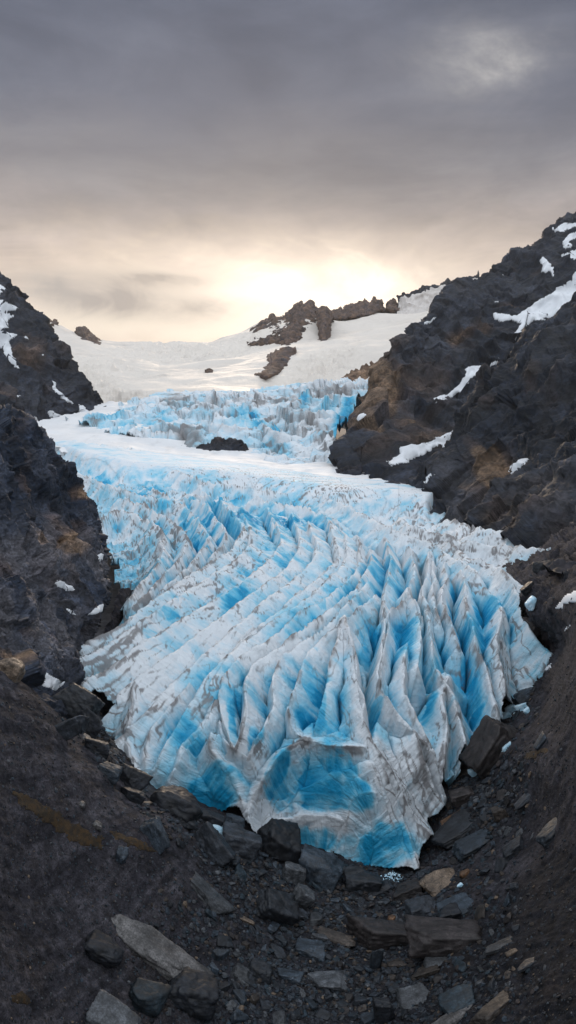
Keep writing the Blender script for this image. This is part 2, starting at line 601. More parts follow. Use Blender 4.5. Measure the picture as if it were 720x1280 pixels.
# a base under everything, out to the horizon
n_ = 64
a_ = np.linspace(0, 2 * math.pi, n_, endpoint=False)
V_ = np.concatenate([[[0, 600, -9]]] + [np.stack([r_ * np.cos(a_), 600 + r_ * np.sin(a_), np.full(n_, -9.0)], -1) for r_ in (300, 1200, 5000)])
F_ = [[0, 1 + i, 1 + (i + 1) % n_, 1 + (i + 1) % n_] for i in range(n_)]
bm = bmesh.new()
vs = [bm.verts.new(v) for v in V_]
for i in range(n_):
    j = (i + 1) % n_
    bm.faces.new((vs[0], vs[1 + i], vs[1 + j]))
    for r_ in (0, 1):
        bm.faces.new((vs[1 + r_ * n_ + i], vs[1 + (r_ + 1) * n_ + i], vs[1 + (r_ + 1) * n_ + j], vs[1 + r_ * n_ + j]))
me = bpy.data.meshes.new('valley_floor'); bm.to_mesh(me); bm.free()
at_ = me.attributes.new('albedo', 'FLOAT_VECTOR', 'POINT'); at_.data.foreach_set('vector', np.tile([0.04, 0.04, 0.045], len(me.vertices)).astype(np.float32))
me.materials.append(M_rock)
tag(obj('terrain', me), kind='structure')

# mountains
RM, rm = landform('mountain', [
    [(405, 640, 250), (440, 625, 232), (480, 625, 217), (560, 640, 190), (700, 660, 230), (900, 680, 260), (1100, 690, 260)],
    [(438, 562, 300), (456, 597, 262), (490, 606, 225), (540, 612, 207), (640, 600, 260), (800, 560, 300), (1000, 520, 320)],
    [(440, 548, 310), (466, 540, 300), (520, 540, 290), (600, 520, 330), (680, 480, 380), (820, 400, 420), (1000, 330, 440)],
    [(454, 514, 330), (478, 484, 332), (540, 450, 370), (610, 410, 410), (680, 370, 450), (800, 310, 480), (1000, 240, 500)],
    [(452, 499, 340), (467, 474, 345), (482, 438, 360), (495, 427, 370), (525, 402, 400), (570, 360, 450), (620, 327, 490), (650, 317, 510), (680, 287, 530), (710, 271, 545), (724, 266, 555), (800, 215, 570), (1000, 150, 590)],
    [(480, 530, 420), (500, 490, 480), (600, 420, 600), (720, 360, 700), (1000, 260, 740)],
], 620, 560, [1, 3, 2.2, 2.2, 1.0], 6.0, 38.0, 28, M_rock,
    [(475, 500, 26, 48, 20, 1.0), (520, 520, 40, 14, -20, .7), (585, 415, 30, 10, -15, .6), (545, 540, 60, 18, -20, .6), (640, 382, 22, 8, -5, .6), (500, 430, 25, 10, -30, .5), (460, 545, 30, 14, 0, .9), (470, 470, 14, 40, 20, .9), (540, 470, 40, 20, -30, .35), (500, 480, 50, 50, 0, .4)], tone=1.0)
tag(RM, 'dark brown banded mountain ridge with snow patches rising to the highest summit', kind='structure')

FR, fr = landform('mountain', [
    [(520, 645, 190), (600, 665, 150), (650, 685, 118), (700, 725, 84), (760, 765, 72), (900, 835, 70), (1050, 885, 75)],
    [(531, 611, 205), (590, 628, 172), (645, 641, 146), (690, 655, 118), (730, 660, 102), (850, 680, 95), (1050, 700, 100)],
    [(545, 588, 212), (600, 570, 196), (650, 560, 182), (700, 545, 168), (760, 530, 158), (900, 500, 150), (1050, 480, 150)],
    [(533, 609, 210), (560, 566, 222), (580, 531, 230), (595, 501, 236), (610, 466, 240), (640, 446, 245), (660, 418, 248), (690, 396, 250), (722, 376, 250), (800, 330, 250), (1000, 250, 250)],
    [(545, 625, 240), (600, 580, 270), (640, 540, 300), (720, 470, 320), (1000, 370, 320)],
], 520, 440, [1, 2.2, 2.6, .8], 4.0, 22.0, 40, M_rock,
    [(612, 582, 30, 24, 30, 1.4), (598, 566, 16, 12, 60, 1.3), (660, 640, 70, 22, -10, .55), (690, 600, 30, 10, -30, .4), (665, 470, 20, 10, -50, .5), (585, 605, 24, 14, 20, .6)], tone=.75, greys=[(640, 625, 90, 30, -10, .9), (700, 640, 60, 30, 0, .8), (570, 600, 30, 20, 30, .6)])
tag(FR, 'near black shoulder of rock in front of the banded ridge, scree at its foot', kind='structure')

LM, lm = landform('mountain', [
    [(-300, 600, 300), (-100, 580, 330), (20, 548, 380), (60, 532, 420), (135, 522, 440)],
    [(-300, 520, 330), (-100, 520, 360), (10, 522, 395), (60, 522, 425), (100, 516, 440), (130, 511, 447)],
    [(-300, 400, 400), (-100, 420, 420), (0, 440, 440), (60, 470, 445), (110, 492, 448), (129, 509, 450)],
    [(-300, 200, 520), (-100, 290, 520), (-40, 320, 520), (0, 343, 515), (12, 352, 512), (22, 370, 508), (40, 388, 500), (55, 402, 495), (80, 432, 480), (95, 455, 470), (103, 468, 465), (120, 497, 455), (128, 509, 452)],
    [(-300, 330, 620), (0, 450, 600), (60, 480, 560), (125, 525, 500)],
], 430, 330, [1, 2, 2.4, .8], 5.0, 30.0, -35, M_rock, [(30, 440, 30, 25, 50, .5), (10, 490, 30, 14, 30, .4), (60, 480, 16, 10, 40, .5)])
tag(LM, 'steep navy mountain flank with a snow gully, beyond the near crag', kind='structure')

LC, lc = landform('rock_wall', [
    [(-350, 430, 120), (-350, 380, 70), (-350, 600, 50), (-350, 900, 36)],
    [(-120, 500, 120), (-120, 460, 80), (-120, 600, 66), (-120, 750, 54), (-120, 900, 44)],
    [(-4, 535, 118), (0, 507, 92), (0, 560, 84), (0, 640, 76), (0, 720, 68), (0, 800, 60), (0, 900, 52)],
    [(28, 560, 122), (30, 526, 98), (35, 600, 92), (40, 680, 84), (40, 760, 74), (40, 840, 64), (40, 920, 58)],
    [(66, 600, 124), (74, 569, 104), (77, 615, 100), (80, 670, 94), (80, 740, 85), (75, 800, 76), (75, 850, 70), (75, 930, 63)],
    [(90, 640, 126), (97, 608, 109), (118, 645, 110), (125, 690, 104), (130, 740, 94), (105, 790, 85), (99, 840, 77), (104, 930, 70)],
    [(86, 650, 145), (86, 635, 138), (100, 670, 132), (110, 710, 125), (115, 750, 115), (95, 810, 105), (95, 860, 95), (95, 930, 85)],
], 560, 520, [1.2, 2, 1.6, 1.6, 1.6, .6], 1.35, 8.0, -30, M_crag,
    [(112, 618, 20, 9, 15, 1.1), (92, 682, 22, 18, 30, 1.1), (45, 675, 20, 11, 10, 1.0), (10, 820, 20, 12, 20, .8), (70, 720, 40, 12, 30, .4), (60, 800, 40, 8, 30, .5), (30, 600, 12, 30, 0, .3), (60, 690, 60, 60, 30, .35)], fine=.8, facet=1.3, tone=1.7, greys=[(50, 770, 80, 60, 20, .9), (40, 690, 80, 40, 0, .7), (110, 720, 40, 40, 0, .8)])
tag(LC, 'near dark crag wall along the edge of the ice', kind='structure')

# far snowfield
FS, fs = None, {}
rows = [
    [(-60, 560, 480), (120, 550, 480), (300, 550, 480), (470, 540, 480), (640, 530, 480)],
    [(-60, 515, 540), (110, 508, 540), (240, 496, 540), (350, 490, 540), (470, 482, 540), (640, 470, 540)],
    [(-60, 465, 800), (110, 470, 760), (200, 470, 740), (300, 462, 740), (400, 450, 760), (480, 440, 800), (640, 400, 900)],
    [(-60, 420, 1100), (90, 432, 1050), (200, 448, 1050), (300, 440, 1000), (380, 425, 1000), (450, 412, 1050), (520, 398, 1100), (640, 350, 1200)],
    [(-60, 385, 1500), (40, 398, 1500), (62, 403, 1500), (100, 420, 1500), (140, 430, 1500), (205, 436, 1500), (260, 429, 1450), (310, 411, 1400), (335, 396, 1350), (375, 390, 1320), (420, 394, 1320), (470, 392, 1320), (500, 394, 1320), (520, 396, 1320), (575, 388, 1350), (640, 370, 1400)],
    [(-60, 470, 2000), (205, 480, 2000), (420, 470, 1900), (640, 420, 1900)],
]
px, py, D, P, t = loft(rows, 700, 380, [.6, 2.2, 2, 2, .5])
N = grid_normals(P); W = P.reshape(-1, 3)
crev = np.clip(blobs(px, py, [(110, 480, 45, 26, 20, 1), (150, 497, 40, 12, 10, .8), (220, 440, 90, 9, 0, .7), (400, 458, 50, 14, -18, .9), (130, 455, 60, 8, 10, .6), (300, 430, 40, 10, -15, .5), (440, 470, 40, 8, -10, .6)]), 0, 1).ravel()
h = 9.0 * fbm(W / np.array([150, 170, 130]), 4) + crev * 20.0 * (ridged(W / np.array([40, 24, 20]), 5, .6) - .6) + 2.5 * sstep(.2,.6,fbm(W/np.array([200,200,200])+5,3)) * (ridged(W / np.array([60, 18, 20]), 4) - .6)
P2 = P + N * h.reshape(px.shape)[..., None]
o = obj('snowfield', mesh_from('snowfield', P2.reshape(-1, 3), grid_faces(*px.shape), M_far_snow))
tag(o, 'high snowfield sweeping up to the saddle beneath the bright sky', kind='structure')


# rock outcrops on the skyline
SNX, SNY, SND = px, py, D


def snow_d(x, y):
    k = np.where(t_front, (SNX - x) ** 2 + (SNY - y) ** 2, 1e9).argmin()
    return float(SND.ravel()[k])


t_front = np.repeat((np.arange(SNX.shape[0]) < 335)[:, None], SNX.shape[1], 1)


def outcrop(label, top, bot, D, depth, amp, size, n=(150, 90), dip=20, browns=(), parent=None, fac=1.0, extra=.8, tone=1.6):
    rj = np.random.default_rng(int(top[0][0]))
    w_ = top[-1][0] - top[0][0]
    top = resample(top, max(6, int(w_ / 2.2))); bot = np.array(bot, float)
    top[1:-1, 1] += rj.normal(size=len(top) - 2) * min(1.5, w_ * .03)
    if D is None:
        bd = [snow_d(x, y) * .998 for x, y in bot]; dt = max(bd)
    else:
        bd = [D] * len(bot); dt = D
    r0 = [(x, y + 6, d_ * 1.03) for (x, y), d_ in zip(bot, bd)]
    r1 = [(x, y, d_) for (x, y), d_ in zip(bot, bd)]
    r3 = [(x, y, dt + depth) for x, y in top]
    mt = resample(top, 8); mb = resample(np.column_stack([bot, bd]), 8)
    r2 = [((a[0] + b[0]) / 2, (a[1] + b[1]) / 2, b[2] * .6 + (dt + depth) * .4) for a, b in zip(mt, mb)]
    r4 = [(x, y + 14, dt + 2.0 * depth) for x, y in top]
    o, s = landform('rock_outcrop', [r0, r1, r2, r3, r4], n[0], n[1], [.6, 1.5, 1.5, .6], amp, size, dip, M_rock, browns, facet=fac, extra=extra, tone=tone)
    tag(o, label, 'rock outcrop', 'rock outcrops standing out of the snow')
    return o, s


OC1, oc1 = outcrop('jagged dark peak of rock under the bright glow, tallest on the snow skyline',
    [(309, 428), (318, 411), (330, 401), (345, 397), (356, 393), (366, 383), (378, 376), (390, 379), (396, 388), (404, 401)],
    [(309, 431), (325, 430), (345, 428), (360, 434), (368, 430), (385, 410), (404, 404)], None, 90, 3.9, 20, (260, 140))
outcrop('narrow rock spur hanging down the snow beside the jagged peak',
    [(395, 389), (400, 384), (406, 383), (412, 387), (417, 395)], [(399, 422), (402, 430), (407, 429), (411, 421), (413, 412)], None, 40, 2.4, 13, (90, 110))
outcrop('long notched rock crest along the snow skyline',
    [(404, 396), (412, 391), (420, 388), (436, 382), (446, 380), (455, 375), (462, 378), (468, 374), (476, 377), (482, 388)],
    [(404, 400), (412, 399), (430, 397), (450, 395), (462, 394), (474, 386), (482, 389)], None, 50, 3.0, 14, (220, 90))
outcrop('rounded rock knob alone at the end of the notched crest',
    [(482, 384), (485, 376), (491, 373), (497, 378), (499, 386)], [(482, 386), (488, 389), (494, 388), (499, 387)], None, 35, 2.4, 16, (60, 60))
outcrop('low rock island in the snow below the jagged peak',
    [(318, 466), (328, 456), (338, 441), (356, 434), (370, 434), (371, 444)], [(318, 468), (332, 471), (346, 466), (356, 458), (370, 447)], None, 16, 1.3, 15, (120, 60))
outcrop('small rock horn on the snow slope beside the navy mountain',
    [(97, 413), (104, 408), (110, 414), (118, 422), (126, 430)], [(97, 414), (104, 425), (112, 427), (119, 430), (126, 431)], None, 30, 6, 30, (80, 60))
outcrop('tiny pair of rocks on the snow skyline beside the navy mountain',
    [(55, 402), (60, 399), (64, 403), (69, 400), (73, 405)], [(55, 404), (62, 406), (68, 408), (73, 408)], None, 25, 4, 28, (50, 40))
outcrop('low brown rib of rock between the snowfield and the banded mountain',
    [(428, 474), (440, 464), (450, 459), (462, 453), (476, 448), (492, 446)], [(428, 478), (445, 480), (470, 482), (492, 480)], 600, 22, 3.0, 22, (130, 60), browns=[(460, 465, 40, 14, 0, .8)])
outcrop('speck of dark rock poking out of the smooth snow below the saddle',
    [(256, 463), (261, 461), (266, 464)], [(256, 465), (261, 466), (266, 466)], None, 8, 1.2, 10, (30, 24))
# fluted snowy ridge
o, s = landform('snow_ridge', [
    [(494, 412, 1240), (520, 408, 1240), (560, 400, 1240), (600, 390, 1240)],
    [(494, 394, 1260), (515, 396, 1260), (545, 392, 1260), (590, 380, 1260)],
    [(496, 386, 1275), (520, 384, 1275), (550, 374, 1275), (590, 362, 1275)],
    [(499, 372, 1300), (503, 365, 1300), (514, 366, 1300), (520, 362, 1300), (532, 360, 1300), (545, 355, 1300), (562, 352, 1300), (578, 351, 1300), (600, 345, 1300)],
    [(496, 396, 1380), (600, 380, 1380)]], 260, 150, [.5, 1.2, 1.8, .5], 9, 45, 70, M_rock, facet=.5)
s['vis'] = np.repeat((np.arange(150) < 132)[:, None], 260, 1)
tag(o, 'fluted ridge of rock and snow meeting the dark mountain', kind='structure')
M_flute = snow_mat('fluted_snow', (0.62, 0.58, 0.55), scale=0.03, bdist=6, dirt=0.3)
s['P'] = blur(s['P'], 3)
drape('snow_flutes', s, [(497, 396), (500, 372), (506, 368), (513, 372), (523, 367), (533, 365), (545, 360), (562, 356), (578, 354), (600, 348), (600, 395), (500, 412)], 3.2, M_flute,
      'wind fluted snow plastered over the ridge that meets the dark mountain', 'snow patch', rag=3.5, nb=1)

# snow lying on the mountains
def patches(surf, lst, off, nb, rag, group):
    for lab, poly in lst:
        drape('snow_patch', surf, poly, off, M_snow, lab, 'snow patch', group, rag=rag, nb=nb)


g_ = 'snow patches left on the dark slopes'
patches(rm, [
    ('broad snow apron across the banded mountain below its summit', [(616, 390), (640, 394), (652, 391), (668, 378), (690, 366), (705, 352), (722, 338), (800, 300), (800, 340), (722, 376), (705, 388), (690, 398), (668, 402), (655, 412), (645, 425), (641, 419), (650, 404), (618, 402)]),
    ('hooked snow patch high under the summit ridge', [(655, 355), (672, 350), (690, 346), (688, 340), (676, 342), (680, 333), (672, 328), (680, 320), (688, 330), (694, 336), (690, 350), (672, 358), (658, 358)]),
    ('upper snow streaks just below the summit', [(700, 318), (722, 310), (740, 300), (740, 318), (715, 325), (702, 322)]),
    ('snow sliver wrapped around the summit step', [(702, 300), (712, 292), (724, 288), (724, 296), (712, 302), (718, 308), (706, 312)]),
    ('thin snow cap on the topmost rocks of the summit', [(690, 284), (708, 278), (724, 276), (724, 282), (706, 290), (692, 290)]),
    ('lower snow strip crossing the banded mountain above the black shoulder', [(540, 497), (560, 494), (576, 478), (582, 466), (580, 460), (600, 456), (606, 460), (590, 476), (576, 490), (560, 500), (545, 504)]),
    ('small snow dash above the lower snow strip', [(610, 455), (622, 448), (628, 446), (620, 456), (612, 460)]),
    ('wide snow tongue low on the banded mountain above the ice', [(482, 578), (500, 568), (500, 558), (522, 556), (545, 548), (562, 542), (582, 530), (580, 540), (562, 552), (548, 566), (553, 556), (530, 568), (510, 578), (490, 583)]),
    ('faint snow line along the upper skyline of the banded mountain', [(530, 404), (548, 394), (566, 385), (566, 388), (548, 398), (532, 406)]),
    ('pair of snow specks on the lone buttress above the icefall', [(447, 520), (457, 517), (455, 523), (450, 528), (445, 525)]),
    ('snow dot high on the dark face', [(617, 376), (625, 375), (622, 379)]),
    ('tiny snow dot near the skyline of the dark face', [(627, 342), (633, 341), (632, 345)]),
], .7, 3, 2.6, g_)
patches(fr, [
    ('narrow snow ribbon down the gully where the black shoulder meets the ice', [(517, 614), (526, 604), (540, 590), (548, 586), (540, 598), (530, 608), (522, 616)]),
    ('forked snow patch on the grey scree of the black shoulder', [(626, 602), (640, 588), (634, 590), (642, 578), (655, 573), (662, 572), (658, 582), (648, 590), (636, 596), (630, 603)]),
    ('snow scrap on the scree just above the ice edge', [(702, 628), (708, 623), (711, 624), (706, 629)]),
    ('two snow crumbs on the scree beside the ice edge', [(675, 643), (682, 637), (684, 639), (680, 642), (676, 647)]),
], .35, 3, 1.8, g_)
patches(lm, [
    ('branching snow gully high on the navy mountain', [(-30, 350), (0, 356), (10, 362), (0, 368), (0, 374), (16, 381), (26, 386), (14, 390), (4, 390), (22, 394), (8, 402), (14, 410), (2, 414), (24, 419), (12, 426), (14, 438), (22, 456), (26, 462), (14, 458), (4, 440), (-30, 410)]),
    ('snow streak down the lower flank of the navy mountain', [(64, 476), (70, 478), (72, 486), (82, 496), (92, 505), (90, 506), (76, 498), (66, 488)]),
    ('snow wedge at the foot of the navy mountain', [(97, 506), (104, 506), (113, 514), (110, 520), (100, 518)]),
    ('second snow wedge at the foot of the navy mountain', [(58, 511), (66, 514), (76, 520), (70, 524), (60, 521)]),
    ('small snow bar low on the navy mountain', [(12, 490), (20, 492), (27, 496), (20, 497), (13, 494)]),
    ('snow fleck halfway down the navy mountain', [(29, 421), (34, 421), (37, 425), (32, 424)]),
    ('snow dot in the middle of the navy mountain', [(50, 443), (55, 442), (54, 446)]),
], .55, 3, 2.2, g_)

# ------------------------------------------------------------------ ground: scree slopes and gully
def slope_z(px, py, z):
    a, b = ray(px, py)
    return (px, py, float((z - CAMZ) / b))


G_CTRL = [slope_z(*q) for q in [
    (-260, 1460, 21), (-260, 1100, 25), (-260, 760, 29), (0, 1460, 8), (360, 1460, 1.5), (720, 1460, 8), (970, 1460, 16), (970, 1100, 22), (970, 760, 29),
    (420, 1280, 1), (480, 1180, .4), (350, 1150, 1.2), (0, 1280, 10.2), (0, 1100, 13.2), (0, 950, 17), (0, 850, 20), (75, 890, 15.5), (150, 1280, 5.2), (150, 1100, 8), (280, 1280, 2.4), (250, 1180, 3.6),
    (100, 1000, 12.2), (200, 1005, 7.6), (300, 1085, 3.2), (130, 940, 11.2),
    (720, 1280, 9.5), (600, 1280, 4.6), (600, 1150, 3.6), (720, 1100, 10.4), (720, 950, 14.3), (720, 830, 18), (650, 1000, 6.9), (640, 930, 8.4), (720, 760, 20.5), (690, 1180, 8.4), (660, 1060, 6.5),
    (520, 1230, 1.6), (540, 1100, .8), (560, 1000, 2.6), (600, 940, 4.6), (690, 810, 12.0), (650, 890, 7.2),
    (525, 1075, -.4), (460, 1068, -.6), (400, 1045, -.3), (340, 1030, .2), (270, 1000, 1.8), (200, 985, 4.8), (130, 925, 9), (105, 850, 11.5),
    (360, 960, -1), (450, 1000, -1.5), (300, 900, 0), (500, 900, 0), (200, 860, 5), (400, 800, 2), (560, 800, 5),
]] + [(700, 700, 97), (722, 700, 84), (760, 690, 80), (672, 715, 96.3), (662, 745, 90.8), (672, 780, 86.3), (696, 812, 83.3), (690, 680, 106), (740, 640, 108), (300, 740, 130), (500, 740, 130), (600, 740, 118), (150, 740, 108)]
gT = TPS(G_CTRL)
gx = np.arange(-262, 972, 1.5); gy = np.concatenate([np.arange(655, 850, 2.0), np.arange(850, 1300, 1.25), np.arange(1300, 1462, 2.5)])
PX, PY = np.meshgrid(gx, gy)
GD = gT(PX, PY)
P = at(PX, PY, GD); N = grid_normals(P); W = P.reshape(-1, 3)
gpoly = [(-261, 690), (0, 833), (40, 862), (75, 890), (104, 912), (110, 840), (150, 735), (600, 700), (655, 700), (690, 668), (722, 655), (971, 655), (971, 1461), (-261, 1461)]
gm = inpoly(PX, PY, gpoly)
bed = blobs(PX, PY, [(430, 1180, 150, 130, 0, 1), (330, 1100, 90, 50, 20, 1), (600, 1010, 50, 80, 20, 1), (140, 920, 70, 30, 45, .8), (620, 880, 40, 60, 30, .8), (300, 1240, 160, 60, 0, .7)]).ravel()
lobe = sstep(0, 40, PX.ravel() - (600 + (1130 - PY.ravel()) * 1.1)) * sstep(1000, 1080, PY.ravel())
leftslope = sstep(40, -60, PX.ravel() - (PY.ravel() - 830) * 1.05)
b1 = fbm(W / 5.0, 4); b2 = fbm(W / 1.1 + 7, 4); b3 = ridged(W / np.array([2.2, 2.2, 1.4]) + 3, 4)
# runnels down the scree
dirL = np.stack([W[:, 0] * .35 + W[:, 1] * .94, W[:, 0] * .94 - W[:, 1] * .35, W[:, 2]], -1)
dirR = np.stack([W[:, 0] * -.5 + W[:, 1] * .86, W[:, 0] * .86 + W[:, 1] * .5, W[:, 2]], -1)
run = np.where(W[:, 0] < 0, fbm(dirL / np.array([16, .8, 3]), 5, .6), fbm(dirR / np.array([16, .8, 3]), 5, .6))
f1, r1 = facets(W / 0.9); f2, r2 = facets(W / .42)
rough = 0.35 + 1.1 * bed
h = .20 * b1 + rough * (.12 * b2 + .10 * f1 + .06 * f2) + .10 * run * (1 - bed)
upz = sstep(68, 90, GD.ravel())
h = h + upz * (.9 * (ridged(W / np.array([5, 5, 3.]) + 12, 5, .5) - .5) + .5 * facets(W / 2.6 + 5)[0] + .25 * facets(W / 1.0 + 5)[0])
P2 = P + N * h.reshape(PX.shape)[..., None]
ca = np.array([0.0225, 0.0215, 0.0265]); cb = np.array([0.0420, 0.0395, 0.0460]); cbed = np.array([0.012, 0.0135, 0.017]); clobe = np.array([0.0125, 0.013, 0.0165])
s_ = sstep(-.4, .5, 1.1 * run + .35 * b1)[:, None]
alb = ca * (1 - s_) + cb * s_
k_ = (np.clip(bed, 0, 1) * .8)[:, None]; alb = alb * (1 - k_) + cbed * k_
alb = alb * (1 - lobe[:, None]) + clobe * lobe[:, None]
br = sstep(.25, .7, b1 + .5 * b2)[:, None] * .5
alb = alb * (1 - br) + np.array([.027, .022, .022]) * br
alb *= (.7 + .35 * r1 + .35 * r2)[:, None]
V, F, A = compact(P2.reshape(-1, 3), grid_faces(*PX.shape, mask=gm), {'albedo': alb})
ground = obj('ground', mesh_from('ground', V, F, M_ground, A))
tag(ground, 'dark scree slopes falling into a rubble filled gully', kind='structure')
gs = dict(px=PX, py=PY, P=P2, N=N, vis=gm)


def gpoint(px, py):
    """point and normal of the ground seen at a place in the picture"""
    j = int(np.clip(np.searchsorted(gy, py), 1, len(gy) - 2)); i = int(np.clip(round((px - gx[0]) / 1.5), 1, len(gx) - 2))
    return gs["P"][j, i], gs["N"][j, i], GD[j, i]


# ------------------------------------------------------------------ glacier
GL = bpy.data.objects.new('glacier', None); COL.objects.link(GL)
GL.location = at(430, 1000, 66)
GL.empty_display_size = 5
tag(GL, 'crevassed blue and white glacier tongue flowing down between the dark slopes', 'glacier')


def gchild(name, me):
    o = obj(name, me, GL)
    o.matrix_parent_inverse = Matrix.Translation(-GL.location)
    return o


I_CTRL = [(30, 545, 335), (100, 545, 330), (200, 560, 310), (300, 575, 285), (400, 590, 262), (480, 600, 235), (540, 612, 208), (600, 628, 175), (645, 645, 140), (690, 668, 110), (704, 686, 103),
          (60, 600, 215), (100, 620, 180), (200, 620, 178), (300, 620, 182), (400, 630, 172), (500, 650, 148), (580, 660, 134), (640, 680, 113),
          (130, 660, 140), (200, 670, 134), (300, 670, 136), (400, 680, 126), (480, 700, 112), (560, 700, 112), (620, 710, 104), (668, 708, 98),
          (140, 720, 106), (200, 720, 108), (300, 720, 111), (400, 720, 107), (460, 740, 96), (540, 740, 95), (600, 750, 92), (655, 755, 91),
          (100, 800, 85), (160, 780, 89), (230, 770, 93), (310, 780, 89), (380, 780, 86), (433, 765, 84), (500, 770, 86), (560, 780, 87), (640, 790, 86), (690, 812, 84),
          (95, 850, 77), (160, 850, 77), (230, 840, 77), (300, 840, 76), (380, 830, 75), (440, 830, 73), (510, 830, 76), (570, 830, 79), (640, 850, 79),
          (125, 910, 70.5), (180, 900, 71), (240, 900, 70), (300, 900, 69), (370, 900, 69.5), (440, 890, 68), (500, 890, 70), (560, 890, 74), (620, 900, 75),
          (150, 960, 67), (210, 960, 67), (270, 960, 67.5), (330, 960, 67), (400, 960, 67), (460, 950, 65), (520, 950, 67.5), (580, 945, 71.5),
          (190, 995, 66.5), (260, 1005, 66.8), (330, 1005, 66.6), (400, 1010, 66.6), (470, 1010, 63.8), (520, 1010, 65.6), (562, 1000, 68.6),
          (340, 1030, 66), (400, 1056, 65), (455, 1070, 63.4), (525, 1082, 62.6), (545, 1030, 65.8)]
iT = TPS(I_CTRL)
tpoly = [(40, 540), (100, 552), (200, 566), (300, 578), (420, 596), (480, 600), (540, 612), (575, 622), (610, 631), (640, 637), (641, 646), (650, 652), (658, 657), (652, 662), (675, 667), (686, 668), (690, 676), (704, 684), (700, 694), (690, 700), (668, 704), (668, 716), (660, 726),
         (652, 735), (650, 752), (655, 770), (668, 778), (682, 790), (693, 811), (678, 826), (656, 838), (648, 833), (650, 848), (640, 852), (630, 866), (634, 880), (628, 896), (604, 926), (596, 930), (584, 926), (578, 934), (585, 948), (570, 954), (556, 958), (556, 972), (563, 988), (562, 1000), (553, 1007), (543, 1006), (544, 1020), (549, 1035), (533, 1047), (528, 1060), (524, 1073), (526, 1083), (508, 1079), (483, 1075),
         (455, 1070), (431, 1064), (424, 1055), (413, 1049), (404, 1057), (394, 1061), (383, 1056), (373, 1057), (361, 1050), (336, 1040), (315, 1032), (306, 1020), (298, 1002), (278, 998), (266, 1005), (258, 1009), (245, 1004), (215, 1000), (187, 996), (169, 982), (150, 965), (135, 951), (126, 933), (117, 914), (123, 902), (110, 887), (128, 876), (144, 868), (141, 856), (125, 850), (110, 853), (93, 852),
         (104, 838), (91, 820), (103, 812), (94, 800), (105, 790), (118, 783), (130, 765), (152, 750), (149, 737), (160, 722), (149, 714), (155, 701), (138, 685), (144, 670), (124, 640), (100, 622), (60, 600), (40, 570)]

